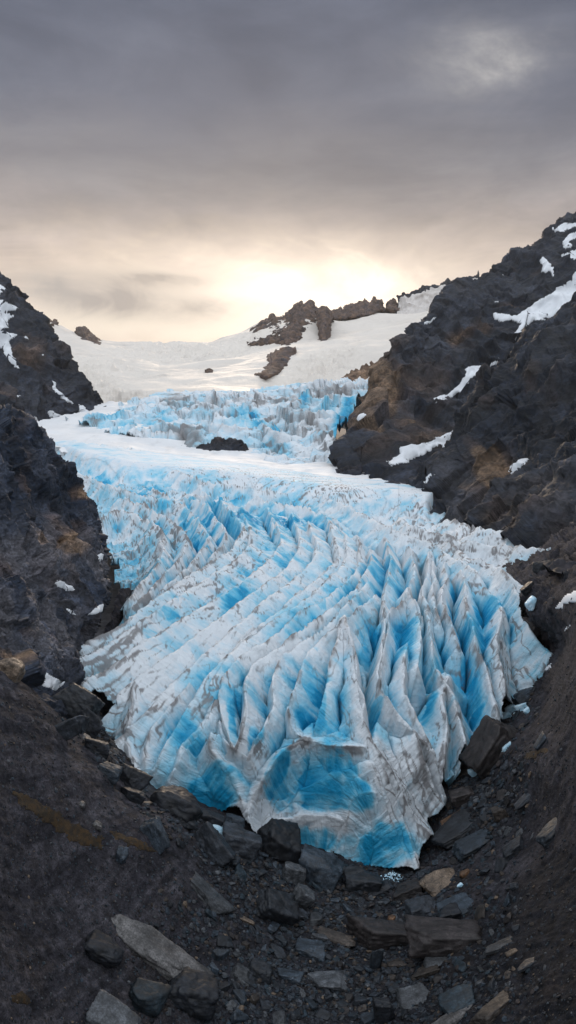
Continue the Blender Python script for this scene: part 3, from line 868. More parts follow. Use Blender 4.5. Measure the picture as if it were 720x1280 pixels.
# crest lines: points along the blade, flank steepness on its first side, on its second side, greatest depth (m)
CRESTS = [
    ([(274, 618), (281, 628), (294, 640), (305, 655), (290, 680), (260, 698), (225, 720), (190, 745), (150, 778), (100, 800)], 2.0, .42, 2.6),
    ([(300, 629), (308, 650), (316, 668), (298, 690), (262, 715), (220, 742), (170, 775), (115, 812), (95, 818)], 2.0, .42, 2.6),
    ([(333, 630), (345, 650), (352, 672), (335, 695), (300, 725), (255, 752), (200, 785), (140, 825), (97, 851)], 2.0, .42, 2.8),
    ([(364, 637), (372, 660), (375, 680), (350, 712), (310, 740), (262, 775), (215, 810), (180, 835), (148, 858)], 2.0, .42, 2.8),
    ([(384, 649), (396, 672), (392, 692), (370, 715), (330, 745), (280, 790), (235, 830), (200, 865), (160, 905), (130, 930)], 2.0, .42, 2.8),
    ([(405, 636), (418, 665), (425, 690), (400, 715), (350, 755), (305, 790), (262, 835), (232, 880), (205, 925), (190, 960)], 2.0, .42, 2.8),
    ([(431, 663), (434, 690), (417, 712), (380, 745), (330, 776), (285, 812), (262, 850)], 2.0, .42, 2.8),
    ([(446, 660), (452, 690), (440, 715), (405, 742), (373, 760), (333, 794), (300, 812), (278, 840), (271, 862), (275, 884), (286, 919), (290, 936)], 2.2, .8, 4.0),
    ([(465, 680), (462, 700), (440, 735), (400, 765), (370, 785), (340, 808), (314, 825), (302, 850), (308, 880), (305, 905), (294, 938)], 2.4, .75, 4.2),
    ([(460, 720), (435, 748), (407, 776), (375, 795), (352, 813), (339, 841), (341, 876), (331, 898), (318, 925), (306, 944)], 2.6, .75, 4.6),
    ([(470, 735), (445, 758), (425, 772), (396, 794), (379, 818), (366, 855), (359, 882), (365, 906), (382, 921)], 2.6, .75, 4.6),
    ([(433, 763), (420, 788), (410, 821), (404, 858), (395, 888), (388, 922)], 2.8, .75, 4.2),
    ([(433, 763), (440, 795), (447, 850), (457, 900), (480, 950), (505, 1010), (525, 1082)], .6, 1.5, 4.0),
    ([(482, 664), (488, 694), (482, 722), (478, 752), (487, 770), (482, 796), (477, 832), (479, 857), (497, 888), (521, 914), (543, 942), (562, 990)], 2.6, .9, 5.5),
    ([(512, 676), (518, 700), (512, 728), (500, 748), (486, 766)], 1.6, 1.8, 4.5),
    ([(509, 730), (520, 748), (527, 768), (528, 798), (524, 830)], .9, 2.8, 5.5),
    ([(534, 681), (536, 705), (526, 733), (531, 753), (538, 782), (541, 815), (552, 840), (568, 866), (573, 886), (580, 918), (585, 948)], 2.8, 1.0, 6.0),
    ([(541, 694), (545, 720), (540, 745), (548, 772)], 1.6, 1.8, 4.5),
    ([(556, 696), (558, 719), (552, 742), (560, 770), (575, 800)], 1.5, 1.6, 4.0),
    ([(575, 707), (586, 729), (580, 752), (590, 780), (603, 815), (612, 850), (622, 890)], 1.8, 1.0, 4.0),
    ([(604, 730), (619, 737), (630, 762), (622, 790), (626, 830), (634, 872)], 1.2, 1.3, 3.0),
    ([(640, 726), (650, 755), (668, 782), (692, 811)], 1.0, 1.4, 2.8),
    ([(512, 800), (505, 835), (508, 865), (520, 890), (538, 925)], 1.2, 1.2, 3.0),
    ([(560, 830), (556, 860), (560, 895), (556, 930), (558, 965)], 1.2, 1.2, 2.6),
    ([(268, 867), (246, 908), (228, 927), (220, 957), (206, 990)], 1.2, .8, 2.6),
    ([(233, 850), (215, 872), (190, 900), (181, 925), (181, 951), (176, 985)], .9, .9, 2.0),
    ([(169, 841), (160, 870), (153, 920), (162, 951), (175, 965)], .9, .9, 2.0),
    ([(268, 910), (262, 935), (290, 975), (300, 1000)], .9, .8, 2.2),
    ([(382, 921), (350, 945), (325, 975), (308, 1005), (318, 1030)], .9, 1.0, 2.4),
    ([(382, 921), (400, 926), (425, 930), (450, 930)], 1.2, .5, 2.2),
    ([(345, 1018), (380, 1013), (410, 1016), (432, 1021)], .8, 1.6, 1.6),
    ([(432, 1021), (436, 1000), (446, 990), (464, 988)], .6, .6, 1.4),
    ([(466, 950), (480, 990), (500, 1040), (512, 1078)], .7, .6, 1.2),
    ([(470, 925), (500, 975), (520, 1020), (540, 1040)], .7, .6, 1.2),
    ([(520, 912), (532, 950), (548, 985), (560, 1003)], .8, .8, 1.4),
    ([(500, 640), (520, 655), (550, 660), (590, 672), (640, 676), (690, 680)], .7, .9, 2.2),
    ([(560, 640), (600, 655), (650, 660)], .6, .9, 1.8),
    ([(560, 670), (590, 690), (620, 700), (655, 730)], .7, .9, 2.2),
    ([(400, 612), (440, 630), (500, 660), (540, 672), (570, 690), (600, 712)], .6, 1.2, 2.6),
    ([(95, 585), (130, 600), (170, 612), (215, 620), (260, 612)], .9, 1.3, 2.8),
    ([(120, 640), (150, 632), (180, 640), (205, 660), (200, 690), (180, 720), (160, 745)], 1.0, 1.0, 2.8),
    ([(150, 615), (185, 628), (215, 645), (235, 665), (222, 695), (195, 725), (165, 752)], 1.0, 1.2, 2.8),
    ([(190, 605), (225, 622), (250, 645), (262, 668), (240, 700), (205, 730)], 1.0, 1.3, 2.8),
    ([(230, 610), (256, 625), (275, 648), (284, 668), (262, 690)], 1.0, 1.3, 2.8),
    ([(320, 615), (350, 625), (380, 628), (420, 645)], .8, 1.2, 2.2),
    ([(220, 585), (260, 598), (310, 606), (360, 612)], .8, 1.2, 2.2),
]


def sheet_rows(py0, py1, steps):
    out = []; y = py0
    for lim, s in steps:
        while y < lim and y < py1: out.append(y); y += s
    return np.array(out)


def crest_field(P0, N0, PXg, PYg, T, crests, Wp, dflt):
    """carving depth under the envelope, from the nearest blade"""
    n = PXg.size
    pxf, pyf = PXg.ravel(), PYg.ravel()
    best = np.full(n, 1e3); idx = np.full(n, -1); tt = np.zeros(n); ss = np.zeros(n); dm = np.full(n, dflt)
    second = np.full(n, 1e3)
    for ci, (pts, kl, kr, dmax) in enumerate(crests):
        L = np.array(pts, float)
        ln = np.linalg.norm(np.diff(L, axis=0), axis=1).sum()
        L = resample(L, max(4, int(ln / 5)))
        L[1:-1] = L[1:-1] * .5 + (L[:-2] + L[2:]) * .25
        C = at(L[:, 0], L[:, 1], T(L[:, 0], L[:, 1]))
        pad_ = 75 if L[:, 1].mean() > 660 else 190
        lo = L.min(0) - pad_; hi = L.max(0) + pad_
        m = np.where((pxf > lo[0]) & (pxf < hi[0]) & (pyf > lo[1]) & (pyf < hi[1]))[0]
        p = Wp[m]
        bd = np.full(len(m), 1e9); bt = np.zeros(len(m)); bs = np.zeros(len(m)); arc = 0; end = np.zeros(len(m))
        for k in range(len(C) - 1):
            e = C[k + 1] - C[k]; le = np.linalg.norm(e)
            v = p - C[k]
            t = np.clip(v @ e / (le * le), 0, 1)
            q = v - t[:, None] * e
            dd = np.sqrt((q * q).sum(1))
            u = dd < bd
            bd[u] = dd[u]; bt[u] = arc + t[u] * le
            el = L[k + 1] - L[k]
            bs[u] = (el[0] * (pyf[m][u] - L[k, 1]) - el[1] * (pxf[m][u] - L[k, 0]))
            end[u] = ((k == 0) & (t[u] <= 0)) | ((k == len(C) - 2) & (t[u] >= 1))
            arc += le
        kk = 1.75 * np.where(bs < 0, kr, kl) * (1 + .18 * perlin(np.stack([bt * .10 + ci * 3.1, 0 * bt + .5, np.where(bs < 0, .5, 9.5)], -1)))      # bs<0: right of the line as it runs down the picture
        kk = np.where(end > 0, np.minimum(kk, 1.8), kk)
        dep = bd * kk + .10 * (1 + perlin(np.stack([bt * .16 + ci * 7.7, 0 * bt, 0 * bt], -1))) * 1.0
        st_ = np.floor(bt / 2.3 + 1.6 * perlin(np.stack([bt * .3 + ci, 0 * bt, 0 * bt], -1)) + .25 * perlin(p / 1.2)).astype(int)
        dep = dep + .06 * _R4[(st_ * 7 + ci * 31) & 255, 0] ** 2
        old = best[m]
        second[m] = np.minimum(second[m], np.maximum(old, dep))
        u = dep < old
        mu = m[u]
        best[mu] = dep[u]; idx[mu] = ci; tt[mu] = bt[u] + ci * 13.1; ss[mu] = bd[u] * np.where(bs[u] < 0, 1, -1); dm[mu] = dmax * 1.55
    return best, idx, tt, ss, dm, second


IX = np.arange(36, 708, 1.0)
IY = sheet_rows(536, 1087, [(620, .4), (700, .55), (800, .8), (1090, 1.0)])
PX, PY = np.meshgrid(IX, IY)
ID = iT(PX, PY)
P = at(PX, PY, ID); N = grid_normals(P); W = P.reshape(-1, 3)
warp = np.stack([fbm(W / 7.0, 4), fbm(W / 7.0 + 31, 4), fbm(W / 7.0 + 77, 4)], -1) * .5 + np.stack([perlin(W / 1.6), perlin(W / 1.6 + 31), perlin(W / 1.6 + 77)], -1) * .16
best, idx, tt, ss, dm, second = crest_field(P, N, PX, PY, iT, CRESTS, W + warp, 2.5)
dm = blur(dm.reshape(PX.shape), 8).ravel()
xq = best / dm; sat = xq / (1 + xq ** 3) ** (1 / 3)
carve = dm * sat
# smaller seracs and broken ice where no long blade runs
far_ = sstep(150, 240, ID.ravel()); top = sstep(760, 640, PY.ravel())
wv = np.stack([W[:, 0] * .8 - W[:, 1] * .25, W[:, 1] * .6 + W[:, 0] * .35, W[:, 2]], -1)
rg = ridged(wv / np.array([8, 6, 6.]) + warp * .12, 4, .5)
f1, q1, e1 = facets(W / 3.2 + warp * .35, True); f2, q2, e2 = facets(W / 1.3 + warp * .3, True)
fL, qL, eL = facets(W / 6.5 + warp * .3 + 20, True)
crack = np.exp(-e1 / .035) * sstep(-.2, .3, fbm(W / 6.0 + 120, 3)) + .6 * np.exp(-e2 / .05) * sstep(.0, .4, fbm(W / 4.0 + 150, 3)) + np.exp(-eL / .02) * sstep(-.1, .3, fbm(W / 9.0 + 170, 3))
flow = np.stack([tt * 2.2 + .25 * ss, np.abs(ss) * .28 + tt * .2, idx * 3.7 + (ss > 0) * 1.7], -1)
stri = fbm(flow * np.array([.8, 1, 1]), 3)
band = sstep(0.1, .5, sat)
frac = blobs(PX, PY, [(620, 800, 70, 60, 0, 1), (560, 640, 120, 30, 10, .8), (200, 640, 120, 45, 0, 1.2), (340, 610, 160, 20, 5, 1.2), (180, 930, 60, 60, 0, .6)]).ravel()
rg2 = ridged(wv / np.array([4.2, 3.4, 4.]) + warp * .2 + 60, 4, .5)
open_ = sstep(.75, .95, sat)
calm = 1 - .8 * blobs(PX, PY, [(512, 985, 52, 105, -20, 1.0), (440, 860, 24, 90, -5, .8), (405, 850, 50, 70, 10, .6), (270, 780, 150, 75, -35, 1.0), (420, 720, 90, 50, -35, .8)]).ravel()
f1 = f1 * calm; f2 = f2 * calm; fL = fL * calm; crack = crack * np.maximum(calm, .45)
carve = carve + (1 - rg) * (.2 + .2 * top + 1.6 * top * open_) + (1 - rg2) * (.10 + 1.7 * top * (.4 + .6 * open_)) - .5 * top * f1 + frac * (-.55 * f1 - .16 * f2) + .22 * f1 + .07 * f2 + .28 * fL * sstep(.05, .35, sat) + .16 * crack
slit = np.exp(-(second - best) / .38) * sstep(1.2, 2.6, best) * sstep(-.25, .25, fbm(W / 5.0 + 90, 3)) * blobs(PX, PY, [(430, 800, 190, 130, 0, 1.0), (560, 800, 90, 110, 0, 1.0), (330, 660, 160, 40, 0, .8)]).ravel()
carve = carve + 2.6 * slit
flat_ = blobs(PX, PY, [(425, 975, 56, 46, 15, 1.0), (485, 1045, 44, 34, 25, .9), (272, 972, 38, 34, -20, .7)]).ravel()
carve = carve * (1 - .8 * flat_) + flat_ * .5
carve = carve + band * stri * .10 - .05 * fbm(W / .9, 3)
shelf_line = np.interp(PX.ravel(), [36, 75, 100, 165, 250, 310, 360, 430, 480, 540], [545, 557, 566, 579, 587, 594, 602, 611, 613, 622])
shelf_line = shelf_line - sstep(530, 580, PX.ravel()) * 40
carve = carve * sstep(-3, 6, PY.ravel() - shelf_line)
disp = np.array([0, 0.25, -1.0]) * .65 - N.reshape(-1, 3) * .35
disp /= np.linalg.norm(disp, axis=1, keepdims=True)
lim = sstep(0, 14, np.minimum(1090 - PY.ravel(), 1e3))
P2i = W + disp * carve[:, None]

# fresh blue ice on fracture faces, dirty grey on old crests
fr_noise = fbm(W / 6.0 + 3, 4)
fresh_p = blobs(PX, PY, [(410, 970, 42, 50, 20, 1.0), (440, 985, 40, 30, 30, .95), (490, 1048, 44, 34, 25, .95), (400, 1035, 60, 18, 5, .8), (272, 975, 44, 36, -20, .85), (290, 900, 9, 40, -5, 1.0), (318, 912, 14, 26, 10, .95), (345, 955, 14, 34, 30, .95),
                          (612, 745, 24, 10, 5, .95), (600, 772, 22, 26, 20, .75), (590, 862, 26, 10, -10, .75), (600, 900, 16, 22, 20, .7), (508, 785, 18, 34, 5, .65), (486, 690, 10, 26, 0, .7), (570, 730, 16, 24, 10, .7),
                          (228, 900, 34, 40, 30, .5), (420, 730, 60, 30, -35, .45), (340, 640, 90, 16, 5, .75), (270, 625, 26, 20, 40, .75), (470, 700, 26, 40, 20, .55), (215, 755, 50, 12, -35, .5), (290, 735, 26, 12, -35, .7), (400, 870, 8, 50, 10, .7),
                          (370, 820, 120, 60, -20, .42), (115, 580, 26, 8, 5, .9), (180, 595, 40, 10, 5, .7), (245, 645, 40, 26, 40, .6), (340, 690, 60, 40, -30, .45), (200, 690, 30, 14, -50, .6), (545, 850, 12, 50, 5, .6), (475, 870, 10, 50, 5, .5), (690, 800, 20, 18, 0, .4)]).ravel()
white_p = blobs(PX, PY, [(455, 860, 16, 90, -8, 1), (500, 940, 36, 70, -25, 1), (530, 1000, 26, 60, -20, 1), (560, 650, 110, 34, 10, 1), (620, 690, 70, 30, 10, .9), (250, 790, 90, 30, -30, .7), (640, 820, 40, 50, 0, .7), (380, 925, 22, 10, 0, .7), (332, 950, 16, 40, 25, .9), (340, 1000, 26, 14, 0, .9), (545, 950, 26, 50, 0, .8), (150, 800, 60, 40, -30, .6), (150, 930, 40, 60, -20, .6)]).ravel()
fresh_p = sstep(.34, .62, fresh_p + .34 * fr_noise + .34 * (q1 - .5) + .10 * fbm(W / 1.5 + 4, 3)) * np.clip(fresh_p + .2, 0, 1) * np.clip(.78 + .5 * fbm(W / 2.2 + 60, 4) + .3 * stri, .3, 1.1)
gul = np.clip(sstep(.6, 3.4, carve) * (.72 + .55 * stri + .5 * fbm(W / 2.5 + 80, 4)), 0, 1.2)
edge_w = np.exp(-np.abs(ss) / .5) * (idx >= 0)
fresh = .31 - .08 * top + .24 * fr_noise + .18 * (qL - .5) + .66 * gul * (1 - .7 * white_p) * (1 - .6 * top) * (.8 + .6 * fr_noise) * sstep(60, 190, PX.ravel()) + .66 * fresh_p + .22 * (q1 - .5) * frac
fresh = fresh - .18 * white_p - .22 * edge_w + .35 * slit
dirt_p = blobs(PX, PY, [(190, 660, 70, 60, 30, .62), (160, 720, 50, 50, 0, .6), (140, 800, 70, 36, -30, .62), (130, 845, 60, 20, -30, .7), (160, 880, 50, 40, 0, .62), (245, 865, 22, 16, 0, .4), (262, 880, 20, 34, 30, .8), (535, 990, 24, 46, -25, .55), (570, 900, 20, 40, 0, .5), (600, 690, 60, 14, 10, .55), (600, 722, 22, 9, 20, .6),
                        (660, 690, 40, 14, 10, .5), (640, 800, 50, 60, 0, .42), (330, 925, 14, 8, 0, .8), (378, 920, 14, 6, 0, .9), (425, 932, 26, 4, 5, 1.0), (335, 985, 12, 24, 20, .6), (270, 700, 80, 40, -35, .45), (420, 608, 50, 8, 8, .5), (340, 600, 140, 14, 5, .45), (170, 590, 80, 12, 6, .35), (110, 650, 40, 60, 0, .6), (530, 640, 60, 10, 5, .35), (590, 660, 90, 24, 10, .42), (520, 630, 70, 14, 8, .4), (330, 595, 120, 10, 5, .4)]).ravel()
crest_line = np.exp(-(np.abs(ss) / .28) ** 1.4) * sstep(-.15, .35, fbm(np.stack([tt * .22, 0 * tt, idx * 3.3], -1), 3)) * (idx >= 0)
veins = sstep(.90, .99, 1 - np.abs(fbm(np.stack([W[:, 0], W[:, 1] * .6, W[:, 2] * .7], -1) / 3.5 + warp * .2 + 9, 3)) * 1.5)
bands = fbm(np.stack([ss * 1.5, tt * .07, idx * 2.1], -1), 5, .6)
lines = sstep(.86, .97, 1 - np.abs(fbm(np.stack([ss * .9 + 3, tt * .16, idx * 4.1], -1), 3)) * 1.4)
dirt = .80 * dirt_p * (.45 + .6 * fbm(W / 4.0 + 12, 4) + 1.4 * bands) + .85 * crest_line + .5 * veins * (.3 + dirt_p + .5 * white_p) + .10 * (1 - sat) + lines * (.46 + .75 * dirt_p + .3 * (1 - calm)) + .55 * np.minimum(crack, 1) * (.45 + .6 * white_p + .5 * dirt_p) + .16 * sstep(.1, .6, fbm(W / 7. + 45, 5))
dirt = dirt * (1 - .65 * fresh_p)
ob = np.stack([PX.ravel() * .10, PY.ravel() * .10, 0 * PX.ravel()], -1)
im = inpoly(PX + 4.5 * fbm(ob, 4, .6).reshape(PX.shape) * sstep(240, 150, PX) + 2.2 * fbm(ob, 4, .6).reshape(PX.shape), PY + 3.0 * fbm(ob + 30, 4, .6).reshape(PX.shape) * sstep(240, 150, PX), tpoly)

A0 = {'fresh': fresh, 'dirt': dirt, 'flow': flow, 'idx': idx.astype(np.float32)}
F0 = grid_faces(*PX.shape, mask=im)
V, F, A = compact(P2i, F0, A0)
V, F, A = skirt(V, F, A, (0, 5.0, -.8))
fi = A['idx'][F[:, 0]].astype(int)
nser = 0
for ci in sorted(set(fi)):
    f = F[fi == ci]
    v2, f2_, a2 = compact(V, f, {k: A[k] for k in ('fresh', 'dirt', 'flow')})
    if ci >= 0:
        lb = pieces(f2_, len(v2))
        for q_ in np.unique(lb):
            v3, f3_, a3 = compact(v2, f2_[lb == q_], a2)
            gchild('serac', mesh_from('serac', v3, f3_, M_ice, a3)); nser += 1
    else:
        gchild('ice_body', mesh_from('ice_body', v2, f2_, M_ice, a2))

# the snow-covered shelf above the tongue
S_CTRL = [(-40, 518, 400), (40, 520, 400), (100, 516, 420), (140, 505, 450), (30, 546, 322), (100, 560, 296), (200, 575, 280), (300, 586, 262), (400, 604, 236), (480, 614, 214), (560, 622, 190), (250, 555, 330), (350, 570, 310), (440, 590, 262), (160, 540, 345), (-40, 546, 320)]
sT = TPS(S_CTRL)
SX = np.arange(-40, 560, 1.5); SY = np.arange(500, 626, .5)
PX, PY = np.meshgrid(SX, SY)
P = at(PX, PY, sT(PX, PY)); N = grid_normals(P); W = P.reshape(-1, 3)
h = .9 * fbm(W / np.array([28, 18, 20]), 4) + .25 * fbm(W / 6., 3)
spoly = [(-39, 512), (20, 518), (60, 524), (100, 514), (150, 500), (470, 570), (462, 598), (520, 604), (505, 608), (480, 607), (430, 608), (360, 604), (310, 599), (250, 595), (205, 591), (165, 586), (130, 578), (100, 571), (75, 562), (50, 552), (-39, 552)]
wz = 4.5 * fbm(np.stack([PX.ravel() * .05, PY.ravel() * .1, 0 * PX.ravel()], -1), 4).reshape(PX.shape)
sm = inpoly(PX, PY + wz, spoly)
V, F, A = compact(W + N.reshape(-1, 3) * h[:, None], grid_faces(*PX.shape, mask=sm), {})
V, F, A = skirt(V, F, A, (0, 4, -3))
gchild('snow_shelf', mesh_from('snow_shelf', V, F, M_snow_band))

# the icefall above the shelf
F_CTRL = [(60, 530, 400), (130, 540, 335), (200, 560, 318), (260, 568, 306), (330, 578, 295), (400, 590, 276), (455, 598, 262), (80, 528, 410), (130, 512, 430), (200, 492, 470), (280, 488, 490), (350, 482, 500), (410, 478, 500), (470, 470, 500), (180, 530, 365), (250, 530, 355), (330, 530, 350), (400, 535, 340), (440, 530, 350), (430, 505, 400), (300, 510, 400), (220, 510, 410)]
fT = TPS(F_CTRL)
FX = np.arange(70, 480, .8); FY = np.arange(462, 606, .6)
PX, PY = np.meshgrid(FX, FY)
P = at(PX, PY, fT(PX, PY)); N = grid_normals(P); W = P.reshape(-1, 3)
wp = np.stack([fbm(W / 22., 3), fbm(W / 22. + 9, 3), fbm(W / 22. + 19, 3)], -1)
wv = np.stack([W[:, 0] + .3 * W[:, 2], W[:, 1], W[:, 2] - .3 * W[:, 0]], -1)
r1_ = ridged(wv / np.array([34, 26, 20.]) + wp * .6, 3, .45); f1, q1, e1 = facets(wv / np.array([17, 14, 12.]) + wp * .4, True); f2, q2, e2 = facets(W / np.array([7., 7, 6]) + wp * .3, True)
crack = np.exp(-e1 / .06) + .7 * np.exp(-e2 / .08) * sstep(-.1, .3, fbm(W / 20. + 60, 3))
edge = sstep(0, 12, PY.ravel() - np.interp(PX.ravel(), [70, 130, 200, 280, 350, 470], [528, 512, 493, 489, 482, 470]))
h = (5.5 * (r1_ - .6) + 5.5 * f1 + 1.5 * f2 - 1.6 * crack) * (.25 + .75 * edge) + 2.2 * fbm(W / 30., 3)
fpoly = [(72, 533), (95, 524), (130, 510), (165, 499), (200, 490), (235, 488), (280, 487), (350, 481), (410, 478), (440, 474), (470, 470), (466, 479), (468, 484), (462, 495), (446, 506), (436, 520), (421, 532), (418, 548), (424, 566), (440, 576), (457, 588), (452, 595), (436, 594), (424, 600), (405, 598), (370, 590), (340, 586), (308, 578), (303, 570), (312, 562), (304, 552), (285, 546), (272, 548), (258, 556), (250, 562), (225, 566), (202, 562), (190, 550), (165, 546), (150, 540), (120, 536), (90, 536)]
ns_ = np.stack([PX.ravel() * .14, PY.ravel() * .14, 0 * PX.ravel()], -1)
fm = inpoly(PX + 2.5 * fbm(ns_, 3).reshape(PX.shape), PY + 1.5 * fbm(ns_ + 40, 3).reshape(PX.shape), fpoly)
fp = blobs(PX, PY, [(430, 520, 22, 9, -60, 1.1), (316, 517, 8, 5, 0, 1.0), (322, 528, 12, 8, 30, .6), (380, 500, 7, 9, 0, .7), (346, 530, 8, 6, 0, .6), (336, 549, 10, 7, 0, .6), (355, 560, 14, 9, 20, .5), (180, 525, 50, 10, -20, .4), (130, 528, 40, 8, -20, .5), (300, 520, 16, 10, 0, .6), (412, 508, 12, 6, -20, .5)]).ravel()
dp = blobs(PX, PY, [(226, 545, 30, 16, 0, .7), (330, 500, 120, 14, -4, .45), (420, 490, 50, 10, -5, .6), (380, 525, 50, 14, 25, .5), (120, 531, 14, 5, 0, .7), (220, 498, 20, 8, 0, .6), (400, 570, 50, 20, 0, .3), (340, 540, 20, 30, -30, .4)]).ravel()
fresh = .10 + .20 * sstep(.62, .35, r1_) + .85 * fp + .2 * (q1 - .5)
dirt = .12 + .45 * np.minimum(crack, 1) + dp * (.9 + .9 * fbm(W / 12., 4)) + .5 * sstep(.9, .99, 1 - np.abs(fbm(wv / np.array([30, 12, 12]) + wp * .4, 3)) * 1.4)
flow = np.stack([W[:, 0] * .10 + W[:, 2] * .1, W[:, 2] * .30, W[:, 1] * .05], -1)
V, F, A = compact(W + N.reshape(-1, 3) * h[:, None], grid_faces(*PX.shape, mask=fm), {'fresh': fresh, 'dirt': dirt, 'flow': flow})
V, F, A = skirt(V, F, A, (0, 14, -3))
gchild('icefall', mesh_from('icefall', V, F, M_ice, A))
outcrop('dark rock ledge laid bare at the foot of the icefall', [(246, 562), (254, 555), (266, 549), (280, 546), (296, 549), (308, 558), (312, 566)],
        [(246, 566), (258, 570), (280, 573), (300, 577), (314, 576)], 306, 14, 1.4, 9, (110, 70), extra=0, tone=.9)

# ------------------------------------------------------------------ stones
_ICO = {}
ROCK_TONE = .7


def ico(sub):
    if sub not in _ICO:
        bm = bmesh.new(); bmesh.ops.create_icosphere(bm, subdivisions=sub, radius=1.0)
        v = np.array([x.co[:] for x in bm.verts]); f = np.array([[q.index for q in x.verts] for x in bm.faces])
        bm.free(); _ICO[sub] = (v / np.linalg.norm(v, axis=1, keepdims=True), f)
    return _ICO[sub]


def rock_shape(dims, rng, nplanes=8, p=26, sub=4, rough=.02, layers=0.0, box=1.0):
    """a stone cut by random cleavage planes, softened at the edges, broken skin"""
    d, f = ico(sub)
    ax = np.concatenate([np.eye(3), -np.eye(3)]) + rng.normal(size=(6, 3)) * .14
    ex = rng.normal(size=(nplanes, 3)); ex[:, 2] *= .8
    n = np.concatenate([ax, ex]); n /= np.linalg.norm(n, axis=1, keepdims=True)
    h = np.concatenate([np.full(6, box) * rng.uniform(.85, 1.1, 6), rng.uniform(.85, 1.25, nplanes)])
    q = np.maximum(d @ n.T, 1e-6) / h
    r = (q ** p).sum(1) ** (-1 / p)
    V = d * r[:, None]
    o = rng.uniform(0, 90, 3)
    if rough:
        V = V * (1 + rough * (.9 * fbm(V * 1.6 + o, 5) + 1.5 * facets(V * 1.7 + o)[0] + .7 * facets(V * 4.0 + o)[0] + .3 * facets(V * 9.0 + o)[0]))[:, None]
    if layers:
        V[:, :2] *= (1 + layers * perlin(np.stack([V[:, 2] * 6 + .4 * V[:, 0], V[:, 0] * .8, V[:, 1] * .8], -1) + o))[:, None]
    return V * np.asarray(dims) / 2, f


_K = .72
TONES = dict(black=(.014, .016, .020), slate=(.030, .034, .040), blue=(.032, .042, .052), grey=(.070, .072, .074), pale=(.115, .105, .097), brown=(.055, .042, .033), tan=(.22, .155, .105),
             orange=(.17, .085, .040), teal=(.020, .032, .040), umber=(.034, .027, .025))
TONES = {k: tuple(_K * q * m_ for q, m_ in zip(v, (.95, 1.0, 1.08))) for k, v in TONES.items()}


def basis(up):
    z = up.normalized(); x = (Vector((1, 0, 0)) - z * z.x).normalized(); y = z.cross(x)
    return Matrix((x, y, z)).transposed().to_4x4()


def stone(name, px, py, w, hgt, tone, label, cat='rock', group=None, depth=1.0, rot=0.0, tilt=(0, 0), seed=0, flat=None, sub=5, nplanes=8, p=44, layers=0.0, rough=.05, sink=.30, mat=None, lift=0.0):
    """w and hgt are how large it looks (picture pixels) at its own distance on the ground"""
    rng = np.random.default_rng(seed + 1000)
    pos, nrm, D = gpoint(px, py + .33 * hgt)
    s = D / FPX * 1.08
    W_, L_ = w * s, w * s * depth
    H_ = hgt * s * .95 if flat is None else flat * w * s
    V, f = rock_shape((W_, L_, H_), rng, nplanes, p, sub, rough, layers)
    c = np.array(TONES[tone]) if isinstance(tone, str) else np.array(tone)
    n1 = fbm(V / max(W_, .2) * 3 + seed, 4)
    n2 = fbm(np.stack([V[:, 0] * .5, V[:, 1], V[:, 2] * 2.5], -1) / max(W_, .2) * 5 + seed + 5, 4)
    a = c * (1 + .35 * n1 + .45 * n2)[:, None]
    me = mesh_from(name, V, f, mat or M_stone, {'albedo': np.maximum(a, .004)}, smooth=True)
    o = obj(name, me)
    up = Vector(nrm) * .6 + Vector((0, 0, .4))
    q = basis(up)
    M = Matrix.Translation(Vector(pos) + up.normalized() * (H_ * (.5 - sink) + lift)) @ q @ Matrix.Rotation(math.radians(tilt[0]), 4, 'X') @ Matrix.Rotation(math.radians(tilt[1]), 4, 'Y') @ Matrix.Rotation(math.radians(rot), 4, 'Z')
    # q's own twist differs with the slope: keep yaw in world terms
    o.matrix_world = M
    if label: tag(o, label, cat, group)
    return o


